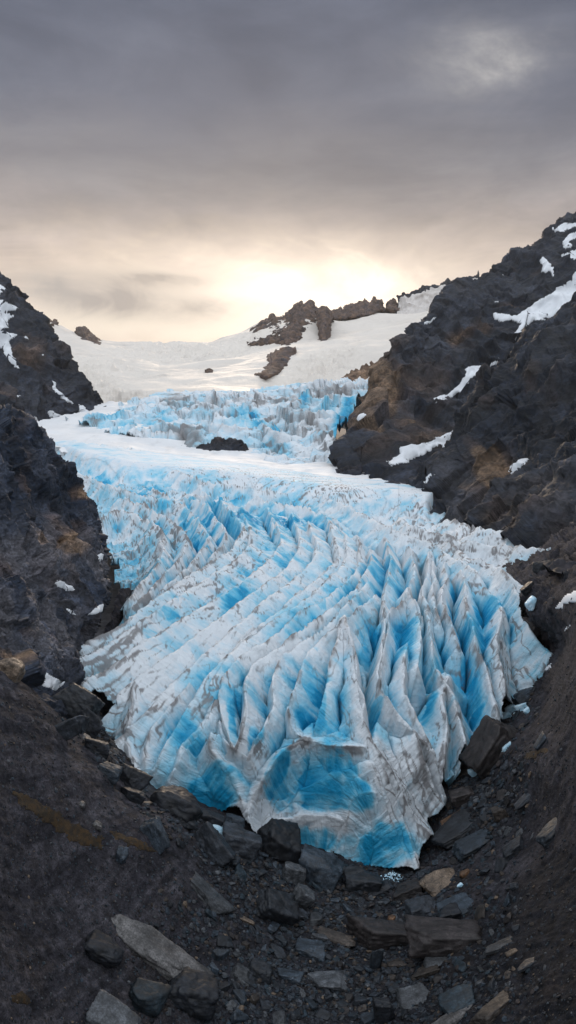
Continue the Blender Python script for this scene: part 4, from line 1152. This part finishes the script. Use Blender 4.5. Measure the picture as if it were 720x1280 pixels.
BIG = [
    # name, px, py, w, h, tone, label, extras
    ('boulder', 218, 1003, 62, 40, 'black', 'rounded black boulder pressed against the foot of the ice', dict(depth=.8, nplanes=16, p=14, seed=1)),
    ('boulder', 348, 1052, 50, 50, 'black', 'black angular boulder standing before the blue arch of ice', dict(depth=.9, seed=2, rot=21, nplanes=6, p=70, sub=5)),
    ('boulder', 399, 1082, 52, 42, 'blue', 'blue black boulder lying under the lip of the blue arch', dict(depth=.8, seed=3, rot=-12, nplanes=6, p=70, sub=5)),
    ('boulder', 300, 1050, 46, 34, 'slate', 'flat topped split slate block beside the black angular boulder', dict(depth=.9, seed=4, rot=5, nplanes=3, p=80, layers=.03, sub=5)),
    ('boulder', 262, 1052, 48, 32, 'slate', 'tilted dark slab leaning on the flat topped split block', dict(depth=.7, seed=5, rot=-21, tilt=(10, 25), nplanes=4, p=70)),
    ('boulder', 622, 926, 66, 44, 'umber', 'large brown boulder at the edge of the white ice cliff', dict(depth=.75, seed=6, rot=15, tilt=(0, -22), nplanes=7, p=70, sub=5)),
    ('boulder', 95, 868, 48, 34, 'slate', 'big dark boulder stained orange beside the snow in the crag foot', dict(depth=.8, seed=7, nplanes=12, p=18)),
    ('boulder', 130, 866, 30, 24, 'black', 'smaller black boulder wedged between the ice and the stained boulder', dict(depth=.8, seed=8, nplanes=8)),
    ('boulder', 107, 900, 32, 28, 'black', 'black boulder under the grey ice edge below the crag', dict(depth=.8, seed=9, nplanes=9)),
    ('boulder', 119, 934, 30, 20, 'black', 'low black block by the pale chip under the crag ice', dict(depth=.8, seed=10, rot=12, nplanes=5)),
    ('boulder', 158, 970, 34, 28, 'black', 'upright black block against the ice above the rounded boulder', dict(depth=.7, seed=11, rot=12, nplanes=5, p=70)),
    ('boulder', 136, 962, 26, 18, 'blue', 'flat bluish block next to the upright black block', dict(depth=.8, seed=12, nplanes=5)),
    ('boulder', 166, 992, 26, 18, 'black', 'wedge of black rock in the gap under the ice', dict(depth=.8, seed=13, rot=24, nplanes=6)),
    ('boulder', 10, 832, 34, 26, 'tan', 'tan stained boulder set in the crag foot', dict(depth=.7, seed=14, nplanes=9, p=18)),
    ('slate_slab', 78, 905, 24, 44, 'slate', 'steep dark slab leaning above the smooth scree crest', dict(depth=.5, seed=15, rot=18, tilt=(0, 25), nplanes=3, p=70, sink=.3)),
    ('boulder', 196, 1040, 40, 26, 'blue', 'pair of leaning dark plates half sunk in the scree', dict(depth=.45, seed=16, rot=-24, tilt=(0, 38), nplanes=4, p=70)),
    ('slate_slab', 260, 1116, 58, 14, 'grey', 'long grey slab pointing down the scree below the ice', dict(depth=.5, seed=17, rot=-17, tilt=(0, 12), nplanes=4, p=70)),
    ('boulder', 343, 1128, 50, 38, 'slate', 'striped slate block of black and grey beds', dict(depth=.75, seed=18, rot=12, tilt=(0, 20), nplanes=4, p=70, layers=.05, sub=5)),
    ('boulder', 367, 1088, 28, 32, 'grey', 'pointed pale grey rock between the two dark boulders', dict(depth=.7, seed=19, nplanes=9)),
    ('boulder', 376, 1122, 26, 26, 'grey', 'rough grey lump leaning on the striped block', dict(depth=.8, seed=20, nplanes=9)),
    ('boulder', 450, 1098, 44, 32, 'slate', 'faceted slate boulder in front of the ice snout', dict(depth=.8, seed=21, nplanes=10, p=60)),
    ('slate_slab', 473, 1112, 34, 9, 'black', 'thin black slab propped beside the glittering ice rubble', dict(depth=.6, seed=22, rot=15, tilt=(0, -14), nplanes=4, p=70)),
    ('boulder', 512, 1112, 34, 16, 'umber', 'brown block below the tip of the ice snout', dict(depth=.7, seed=23, nplanes=4, p=70)),
    ('slate_slab', 550, 1103, 38, 8, 'tan', 'tan five sided slab, palest stone below the snout', dict(depth=.95, seed=24, rot=12, tilt=(14, 0), nplanes=4, p=80)),
    ('boulder', 525, 1134, 38, 18, 'slate', 'grey hump of rock above the pair of long dark blocks', dict(depth=.8, seed=25, nplanes=8)),
    ('slate_slab', 572, 1134, 48, 10, 'blue', 'flat blue grey plate beside the black wedge', dict(depth=.8, seed=26, nplanes=5, p=70)),
    ('boulder', 563, 1147, 30, 17, 'black', 'jet black wedge on top of the dark brown block', dict(depth=.7, seed=27, nplanes=4, p=80, lift=.25)),
    ('boulder', 488, 1165, 74, 26, 'umber', 'long square edged dark slab, first of two lying end to end', dict(depth=.5, seed=28, rot=-5, tilt=(0, 4), nplanes=2, p=90, sub=5)),
    ('boulder', 562, 1173, 86, 38, 'umber', 'largest dark brown block in the gully, lying beside the long slab', dict(depth=.55, seed=29, rot=-14, tilt=(0, 14), nplanes=4, p=80, sub=5)),
    ('slate_slab', 420, 1172, 42, 8, 'brown', 'brown grey splinter pointing towards the striped block', dict(depth=.4, seed=30, rot=-25, nplanes=4, p=70)),
    ('slate_slab', 572, 1035, 66, 13, 'slate', 'long smooth slate slab beside the ice snout', dict(depth=.6, seed=31, rot=11, nplanes=5, p=60, sub=5)),
    ('slate_slab', 596, 1051, 48, 14, 'blue', 'oval blue grey slab lying below the long smooth slab', dict(depth=.7, seed=32, rot=7, nplanes=8, p=30)),
    ('boulder', 642, 1058, 30, 14, 'slate', 'wedge shaped stone at the foot of the smooth scree fan', dict(depth=.7, seed=33, nplanes=5)),
    ('slate_slab', 658, 997, 26, 7, 'slate', 'flat stone alone on the brown scree', dict(depth=.7, seed=34, nplanes=5)),
    ('boulder', 628, 1016, 16, 14, 'brown', 'small brown upright stone on the scree', dict(depth=.8, seed=35)),
    ('boulder', 578, 993, 30, 14, 'umber', 'square brown block tucked under the white ice', dict(depth=.8, seed=36, nplanes=4, p=70)),
    ('slate_slab', 566, 1022, 26, 6, 'orange', 'rusty orange sliver behind the long smooth slab', dict(depth=.4, seed=37, rot=12, nplanes=4)),
    ('stone', 583, 1091, 14, 9, 'orange', 'rounded orange stone near the tan slab', dict(depth=.8, seed=38, nplanes=14, p=12, sub=3)),
    ('stone', 490, 1146, 10, 7, 'orange', 'small orange pebble above the long square edged slab', dict(seed=39, nplanes=12, p=12, sub=3)),
    ('slate_slab', 690, 1037, 44, 12, 'blue', 'bluish bedrock rib showing through the scree fan', dict(depth=.5, seed=40, rot=21, nplanes=5, sink=.5)),
    ('boulder', 128, 1184, 54, 30, 'black', 'rough black boulder above the weathered pale slab', dict(depth=.7, seed=41, nplanes=14, p=16, rough=.06, sub=5)),
    ('slate_slab', 188, 1182, 122, 26, 'pale', 'long weathered pale slab with streaked top', dict(depth=.32, seed=42, rot=-12, tilt=(8, 6), nplanes=5, p=70, layers=.04, sub=5)),
    ('boulder', 236, 1235, 70, 46, 'black', 'craggy black boulder at the lower end of the pale slab', dict(depth=.7, seed=43, nplanes=16, p=18, rough=.07, sub=5)),
    ('boulder', 181, 1244, 46, 30, 'teal', 'blue black flat faced boulder below the pale slab', dict(depth=.8, seed=44, nplanes=9, p=26, rough=.04)),
    ('boulder', 140, 1270, 64, 30, 'grey', 'plain light grey boulder cut off by the frame edge', dict(depth=.8, seed=45, rot=-18, nplanes=6, p=60, sub=5)),
    ('stone', 150, 1066, 14, 14, 'blue', 'small blue black stone on the mossy scree', dict(seed=46, nplanes=10)),
    ('stone', 121, 1031, 13, 8, 'pale', 'pale stone lying between the two moss patches', dict(seed=47, depth=.7)),
    ('stone', 100, 1006, 8, 6, 'pale', 'tiny pale pebble on the smooth scree above the moss', dict(seed=48, sub=3)),
    ('stone', 107, 925, 12, 9, 'pale', 'pale triangular chip among the black blocks under the crag', dict(seed=49, nplanes=4)),
    ('slate_slab', 305, 1145, 28, 4, 'tan', 'thin tan sliver on the scree beside the striped block', dict(depth=.25, seed=50, rot=-10, nplanes=3)),
    ('boulder', 300, 1213, 26, 18, 'grey', 'grey slab resting against its rounded neighbour', dict(depth=.8, seed=51, rot=-24, tilt=(0, 18), nplanes=6)),
    ('boulder', 322, 1209, 32, 22, 'slate', 'rounded grey boulder beside the leaning grey slab', dict(depth=.9, seed=52, nplanes=14, p=14)),
    ('slate_slab', 388, 1183, 38, 12, 'blue', 'dark slate plate with a shadowed lower edge', dict(depth=.7, seed=53, rot=-6, nplanes=5, p=70)),
    ('slate_slab', 410, 1226, 46, 10, 'grey', 'broad grey slab spread in the middle of the rubble', dict(depth=.7, seed=54, rot=7, nplanes=6, p=60)),
    ('slate_slab', 362, 1218, 28, 10, 'blue', 'blue grey plate beside the broad grey slab', dict(depth=.7, seed=55, nplanes=5)),
    ('slate_slab', 397, 1171, 18, 5, 'grey', 'small grey bar of stone behind the slate plate', dict(depth=.35, seed=56, rot=-6, nplanes=2)),
    ('slate_slab', 470, 1198, 14, 30, 'blue', 'upright blue grey blade of slate', dict(depth=.5, seed=57, nplanes=5, tilt=(0, 12), sink=.15)),
    ('slate_slab', 480, 1264, 26, 30, 'black', 'upright striped black slab at the bottom of the gully', dict(depth=.6, seed=58, nplanes=3, layers=.06, sink=.15)),
    ('slate_slab', 518, 1248, 40, 9, 'grey', 'six sided grey slab near the bottom of the gully', dict(depth=.95, seed=59, rot=12, tilt=(16, 0), nplanes=6, p=80)),
    ('slate_slab', 575, 1253, 48, 13, 'teal', 'dark teal plate between the six sided slab and the brown slab', dict(depth=.7, seed=60, nplanes=5)),
    ('slate_slab', 618, 1261, 56, 12, 'brown', 'brown slab at the edge of the black gravel', dict(depth=.5, seed=61, rot=13, nplanes=4, p=70)),
    ('slate_slab', 566, 1274, 60, 9, 'pale', 'light grey splinter below the dark teal plate', dict(depth=.3, seed=62, rot=14, nplanes=4)),
    ('slate_slab', 550, 1203, 36, 8, 'grey', 'smooth grey plate under the largest dark block', dict(depth=.8, seed=63, rot=-18, tilt=(14, 0), nplanes=5)),
    ('slate_slab', 628, 1181, 40, 6, 'grey', 'pale blue grey flake beside the largest dark block', dict(depth=.4, seed=64, rot=-8, nplanes=4)),
    ('slate_slab', 660, 1202, 28, 6, 'slate', 'lone grey flake out on the black gravel', dict(depth=.6, seed=65, nplanes=5)),
    ('slate_slab', 641, 1191, 16, 4, 'tan', 'tan sliver between the two grey flakes', dict(depth=.4, seed=66, nplanes=3, sub=3)),
    ('slate_slab', 538, 1213, 26, 9, 'brown', 'brown stone below the smooth grey plate', dict(depth=.6, seed=67)),
    ('slate_slab', 496, 1200, 26, 8, 'brown', 'brown plate beside the upright blade of slate', dict(depth=.7, seed=68, nplanes=5)),
    ('boulder', 260, 1021, 32, 22, 'black', 'black rock under the dark hollow in the ice foot', dict(depth=.8, seed=69)),
    ('boulder', 292, 1027, 24, 18, 'blue', 'blue black rock deep in the hollow under the ice', dict(depth=.8, seed=70)),
    ('boulder', 230, 1025, 26, 18, 'slate', 'smooth grey rock below the rounded black boulder', dict(depth=.8, seed=71, nplanes=14, p=14)),
    ('boulder', 650, 752, 18, 13, 'slate', 'dark rock in the notch just below the fallen ice block', dict(seed=72)),
    ('boulder', 677, 706, 22, 15, 'black', 'dark boulder in the notch of the ice edge', dict(depth=.8, seed=73, nplanes=10, p=16)),
    ('boulder', 668, 782, 20, 13, 'umber', 'brown rock lodged under the ice edge beneath the notch', dict(seed=74)),
    ('boulder', 656, 868, 30, 22, 'blue', 'dark blocky rock behind the heap of fallen ice', dict(depth=.8, seed=75)),
    ('boulder', 660, 735, 16, 11, 'black', 'black rock at the top of the dark notch in the ice edge', dict(seed=76)),
    ('boulder', 665, 825, 26, 14, 'black', 'black ledge rock under the overhanging ice corner', dict(depth=.8, seed=77, nplanes=5)),
]
spots = []
for nm, x, y, w_, h_, tone, lab, kw in BIG:
    if lab is None: continue
    stone(nm, x, y, w_, h_, tone, lab, cat='boulder' if nm == 'boulder' else ('slab' if nm == 'slate_slab' else 'stone'), **kw)
    spots.append((x, y, w_ * .5))

# scattered stones: a few dozen shapes copied over the gully
rs = np.random.default_rng(5)
protos = []
for k in range(22):
    fl = [.18, .30, .5, .13][k % 4]
    V, f = rock_shape((1, rs.uniform(.55, .95), fl), rs, int(rs.integers(3, 9)), 60, 4, .03, .03)
    tone = ['slate', 'blue', 'slate', 'umber', 'black', 'grey', 'blue', 'brown', 'slate', 'teal', 'slate'][k % 11]
    c = np.array(TONES[tone]) * rs.uniform(.8, 1.2)
    a = c * (1 + .4 * fbm(V * 4 + k, 3))[:, None]
    protos.append((tone, mesh_from('stone', V, f, M_stone, {'albedo': np.maximum(a, .004)})))
GR = {'slate': 'dark slate stones strewn over the gully', 'blue': 'bluish slate stones strewn over the gully', 'umber': 'dark brown stones strewn over the gully', 'black': 'black stones strewn over the gully',
      'grey': 'lighter grey stones strewn over the gully', 'brown': 'brown stones strewn over the gully', 'teal': 'blue black stones strewn over the gully'}
GLAB = {'slate': 'plain dark slate stone strewn in the rubble below the ice', 'blue': 'plain bluish slate stone strewn in the rubble below the ice', 'umber': 'plain dark brown stone strewn in the rubble below the ice',
        'black': 'plain black stone strewn in the rubble below the ice', 'grey': 'plain lighter grey stone strewn in the rubble below the ice', 'brown': 'plain brown stone strewn in the rubble below the ice',
        'teal': 'plain blue black stone strewn in the rubble below the ice'}


def bed_density(x, y):
    g = 0
    for cx, cy, rx, ry, a, wt in ((470, 1160, 140, 110, 0, 1), (420, 1240, 190, 60, 0, 1), (330, 1100, 70, 50, 25, 1), (600, 1000, 45, 80, 25, .9), (130, 930, 80, 20, 48, 1), (640, 880, 26, 50, 20, .8), (230, 1030, 60, 22, 35, .9), (300, 1180, 90, 60, 20, .5)):
        g = max(g, float(blobs(np.array([x]), np.array([y]), [(cx, cy, rx, ry, a, wt)])[0]))
    return g


def set_stone(me, x, y, size, nm='stone'):
    pos, nrm, D = gpoint(x, y)
    s = size * D / FPX * 1.08
    o = bpy.data.objects.new(nm, me); COL.objects.link(o)
    up = Vector(nrm) + Vector(rs.normal(size=3)) * .22
    q = up.normalized().to_track_quat('Z', 'Y').to_matrix().to_4x4()
    o.matrix_world = Matrix.Translation(Vector(pos) + Vector(nrm) * s * .07) @ q @ Matrix.Rotation(rs.uniform(0, 6.28), 4, 'Z') @ Matrix.Diagonal((s, s * rs.uniform(.7, 1.2), s * rs.uniform(.8, 1.5), 1))
    return o


cnt = 0; tries = 0
while cnt < 228 and tries < 30000:
    tries += 1
    x, y = rs.uniform(90, 680), rs.uniform(850, 1278)
    if rs.random() > bed_density(x, y): continue
    size = 9 + 17 * rs.random() ** 2.0
    if any((x - a) ** 2 + ((y - b) * 1.3) ** 2 < (c + size * .4) ** 2 for a, b, c in spots): continue
    tone, me = protos[int(rs.integers(len(protos)))]
    o = set_stone(me, x, y, size)
    tag(o, GLAB[tone], 'stone', GR[tone])
    spots.append((x, y, size * .42)); cnt += 1

# gravel: nobody could count it
gv, gf = ico(1)
VV, FF, AA = [], [], []
nv = 0
pal = np.array([TONES[k] for k in ('slate', 'slate', 'blue', 'black', 'umber', 'brown', 'grey', 'teal', 'blue', 'slate')])
shapes = [rock_shape((1, rs.uniform(.6, 1), rs.uniform(.25, .7)), rs, 5, 40, 1, 0)[0] for _ in range(30)]
NG = 34000; made = 0
while made < NG:
    x, y = rs.uniform(-40, 760), rs.uniform(690, 1330)
    if y < 850 and x < 640: continue
    den = bed_density(x, y)
    inb = rs.random() < den
    if not inb and rs.random() > .45: continue
    pos, nrm, D = gpoint(x, y)
    if not gm[int(np.clip(np.searchsorted(gy, y), 0, len(gy) - 1)), int(np.clip(round((x - gx[0]) / 1.5), 0, len(gx) - 1))]: continue
    size = (1.8 + 7.5 * rs.random() ** 2.1) if inb else (1.0 + 3.6 * rs.random() ** 4)
    s = size * D / FPX
    q = (Vector(nrm) + Vector(rs.normal(size=3)) * .3).normalized().to_track_quat('Z', 'Y').to_matrix() @ Matrix.Rotation(rs.uniform(0, 6.28), 3, 'Z')
    V = shapes[made % 30] @ np.array(q).T * s + pos + nrm * s * .08
    VV.append(V); FF.append(gf + nv); nv += len(V)
    c = pal[int(rs.integers(len(pal)))] * rs.uniform(.7, 1.5)
    if rs.random() < .025: c = np.array(TONES['tan']) * .8
    AA.append(np.tile(c, (len(V), 1))); made += 1
gr = obj('gravel', mesh_from('gravel', np.concatenate(VV), np.concatenate(FF), M_gravel, {'albedo': np.concatenate(AA)}, smooth=False))
tag(gr, 'loose dark gravel over the gully and scree', 'gravel', kind='stuff')

# fallen ice
m, t, b = material('ice_block')
co = t.new('ShaderNodeTexCoord').outputs['Object']
t.put(b.inputs['Base Color'], t.mix(t.sstep(t.noise(co, 1.2, 5), .3, .7), (.62, .76, .84), (.36, .62, .78)))
b.inputs['Roughness'].default_value = .25
t.put(b.inputs['Normal'], t.bump(t.noise(co, 4, 5), .5, .1))
M_iceb = m
for x, y, w_, h_, lab in ((649, 869, 22, 15, 'largest lump in the heap of fallen ice beside the brown boulder'), (640, 885, 15, 12, 'rounded ice lump at the foot of the fallen heap'), (655, 884, 14, 13, 'ice lump on the outer side of the fallen heap'), (633, 893, 12, 10, 'low ice lump nearest the ice cliff in the fallen heap'),
                          (647, 893, 10, 9, 'small ice lump under the fallen heap'), (661, 890, 8, 7, 'smallest ice crumb at the end of the fallen heap'), (634, 933, 15, 6, 'flat ice splinter lying on the big brown boulder side'), (611, 953, 11, 5, 'thin ice splinter on the dark rubble'),
                          (593, 966, 11, 10, 'round white ice chunk on the dark rubble'), (577, 1108, 8, 5, 'white ice chip beside the tan slab'), (271, 1035, 20, 8, 'pale ice chunk in the dark hollow beside the split block'), (668, 753, 17, 10, 'ice block fallen at the dark notch of the ice edge'), (585, 952, 8, 5, 'ice chip at the tip of the white ice cliff')):
    stone('ice_chunk', x, y, w_, h_, (.6, .7, .8), lab, cat='ice chunk', depth=.7, seed=int(x + y), nplanes=9, p=16, sub=4, rough=.06, sink=.1, mat=M_iceb)
# glittering rubble under the snout
VV, FF, nv = [], [], 0
pos, nrm, D = gpoint(491, 1098)
for k in range(90):
    V, f = rock_shape((1, .8, .6), rs, 4, 40, 1, 0)
    r_ = rs.normal(size=2) * np.array([.36, .42])
    s = rs.uniform(.06, .22)
    V = V @ np.array(Matrix.Rotation(rs.uniform(0, 6), 3, rs.normal(size=3))).T * s + pos + np.array([r_[0], r_[1], .10 + .5 * max(0, .8 - np.linalg.norm(r_)) * rs.random()])
    VV.append(V); FF.append(f + nv); nv += len(V)
o = obj('ice_rubble', mesh_from('ice_rubble', np.concatenate(VV), np.concatenate(FF), M_iceb, smooth=False))
tag(o, 'glittering heap of shattered ice under the tip of the snout', 'ice rubble', kind='stuff')

# snow scraps near by
g_ = 'old snow scraps beside the ice'
for surf, lab, poly, off in (
    (lc, 'largest old snow scrap, in the foot of the crag above the smooth scree', [(32, 830), (42, 829), (50, 835), (56, 838), (68, 846), (82, 853), (70, 864), (58, 860), (46, 855), (34, 848)], .2),
    (lc, 'leaf shaped snow scrap halfway up the dark crag wall', [(66, 727), (72, 724), (90, 732), (98, 740), (84, 739), (70, 734)], .16),
    (lc, 'thin snow sliver low on the dark crag wall', [(78, 757), (92, 764), (106, 773), (100, 774), (86, 767)], .14),
    (lc, 'snow wedge where the crag wall meets the dirty ice', [(117, 693), (128, 692), (140, 698), (140, 712), (128, 708)], .2),
    (lc, 'lower snow wedge beside the grey ice edge', [(106, 771), (114, 765), (124, 756), (134, 752), (134, 760), (120, 768)], .2),
    (gs, 'clawed snow scrap on the scree slope beside the ice tongue', [(690, 767), (695, 757), (706, 744), (724, 735), (730, 745), (722, 753), (706, 757), (708, 760), (698, 762)], .14),
    (gs, 'white snow bar on the scree under the ice corner', [(662, 852), (664, 844), (690, 828), (693, 832), (680, 842), (668, 850)], .14),
    (gs, 'thread of snow on the scree below the clawed scrap', [(695, 797), (706, 785), (722, 769), (723, 772), (708, 788), (697, 800)], .1),
    (gs, 'snow scrap at the far corner of the ice tongue', [(704, 686), (716, 680), (718, 683), (708, 688)], .14),
):
    drape('snow_patch', surf, poly, off * (.5 if surf is lc else 1), M_snow, lab, 'snow patch', g_, rag=1.6, nb=2 if surf is lc else 4)
m, t, b = material('moss')
co = t.new('ShaderNodeTexCoord').outputs['Object']
t.put(b.inputs['Base Color'], t.mix(t.sstep(t.noise(co, 3, 6), .35, .65), (.022, .015, .008), (.055, .030, .009)))
b.inputs['Roughness'].default_value = .95
t.put(b.inputs['Normal'], t.bump(t.noise(co, 9, 6, .7), .9, .15))
M_moss = m
for lab, poly in (('broad rusty moss patch on the dark scree', [(10, 988), (40, 995), (62, 1008), (82, 1022), (110, 1035), (132, 1050), (126, 1062), (95, 1056), (75, 1040), (30, 1010)]),
                  ('narrow moss strip trailing beside the pale stone', [(136, 1037), (160, 1044), (196, 1060), (199, 1067), (170, 1060), (140, 1047)]),
                  ('mustard moss tuft on the brown scree past the ice', [(651, 946), (668, 936), (685, 933), (677, 943), (660, 951)]),
                  ('small brown moss cushion on the darkest scree', [(13, 1243), (28, 1239), (41, 1250), (30, 1259), (17, 1253)])):
    drape('moss_patch', gs, poly, .05, M_moss, lab, 'moss', 'moss patches on the scree', rag=5, nb=2, freq=.09)

# ------------------------------------------------------------------ render settings
SC.render.engine = 'CYCLES'
SC.cycles.use_denoising = True
SC.cycles.max_bounces = 6
SC.cycles.diffuse_bounces = 2
SC.view_settings.view_transform = 'Standard'
SC.view_settings.look = 'None'
SC.view_settings.exposure = 0.0
SC.view_settings.gamma = 1.0

# thin haze filling the valley air
bm = bmesh.new(); bmesh.ops.create_cube(bm, size=1.0)
bmesh.ops.transform(bm, matrix=Matrix.Translation((0, 1100, 190)) @ Matrix.Diagonal((2600, 2600, 402, 1)), verts=bm.verts)
me = bpy.data.meshes.new('haze'); bm.to_mesh(me); bm.free()
mh = bpy.data.materials.new('haze'); mh.use_nodes = True
hn = NT(mh.node_tree); hn.n.clear()
ho = hn.new('ShaderNodeOutputMaterial'); hv = hn.new('ShaderNodeVolumePrincipled')
hv.inputs['Color'].default_value = (.93, .94, .96, 1); hv.inputs['Density'].default_value = 0.00005; hv.inputs['Anisotropy'].default_value = 0.45
hn.l.new(hv.outputs[0], ho.inputs['Volume'])
me.materials.append(mh)
tag(obj('haze', me), kind='stuff')
SC.cycles.volume_bounces = 0
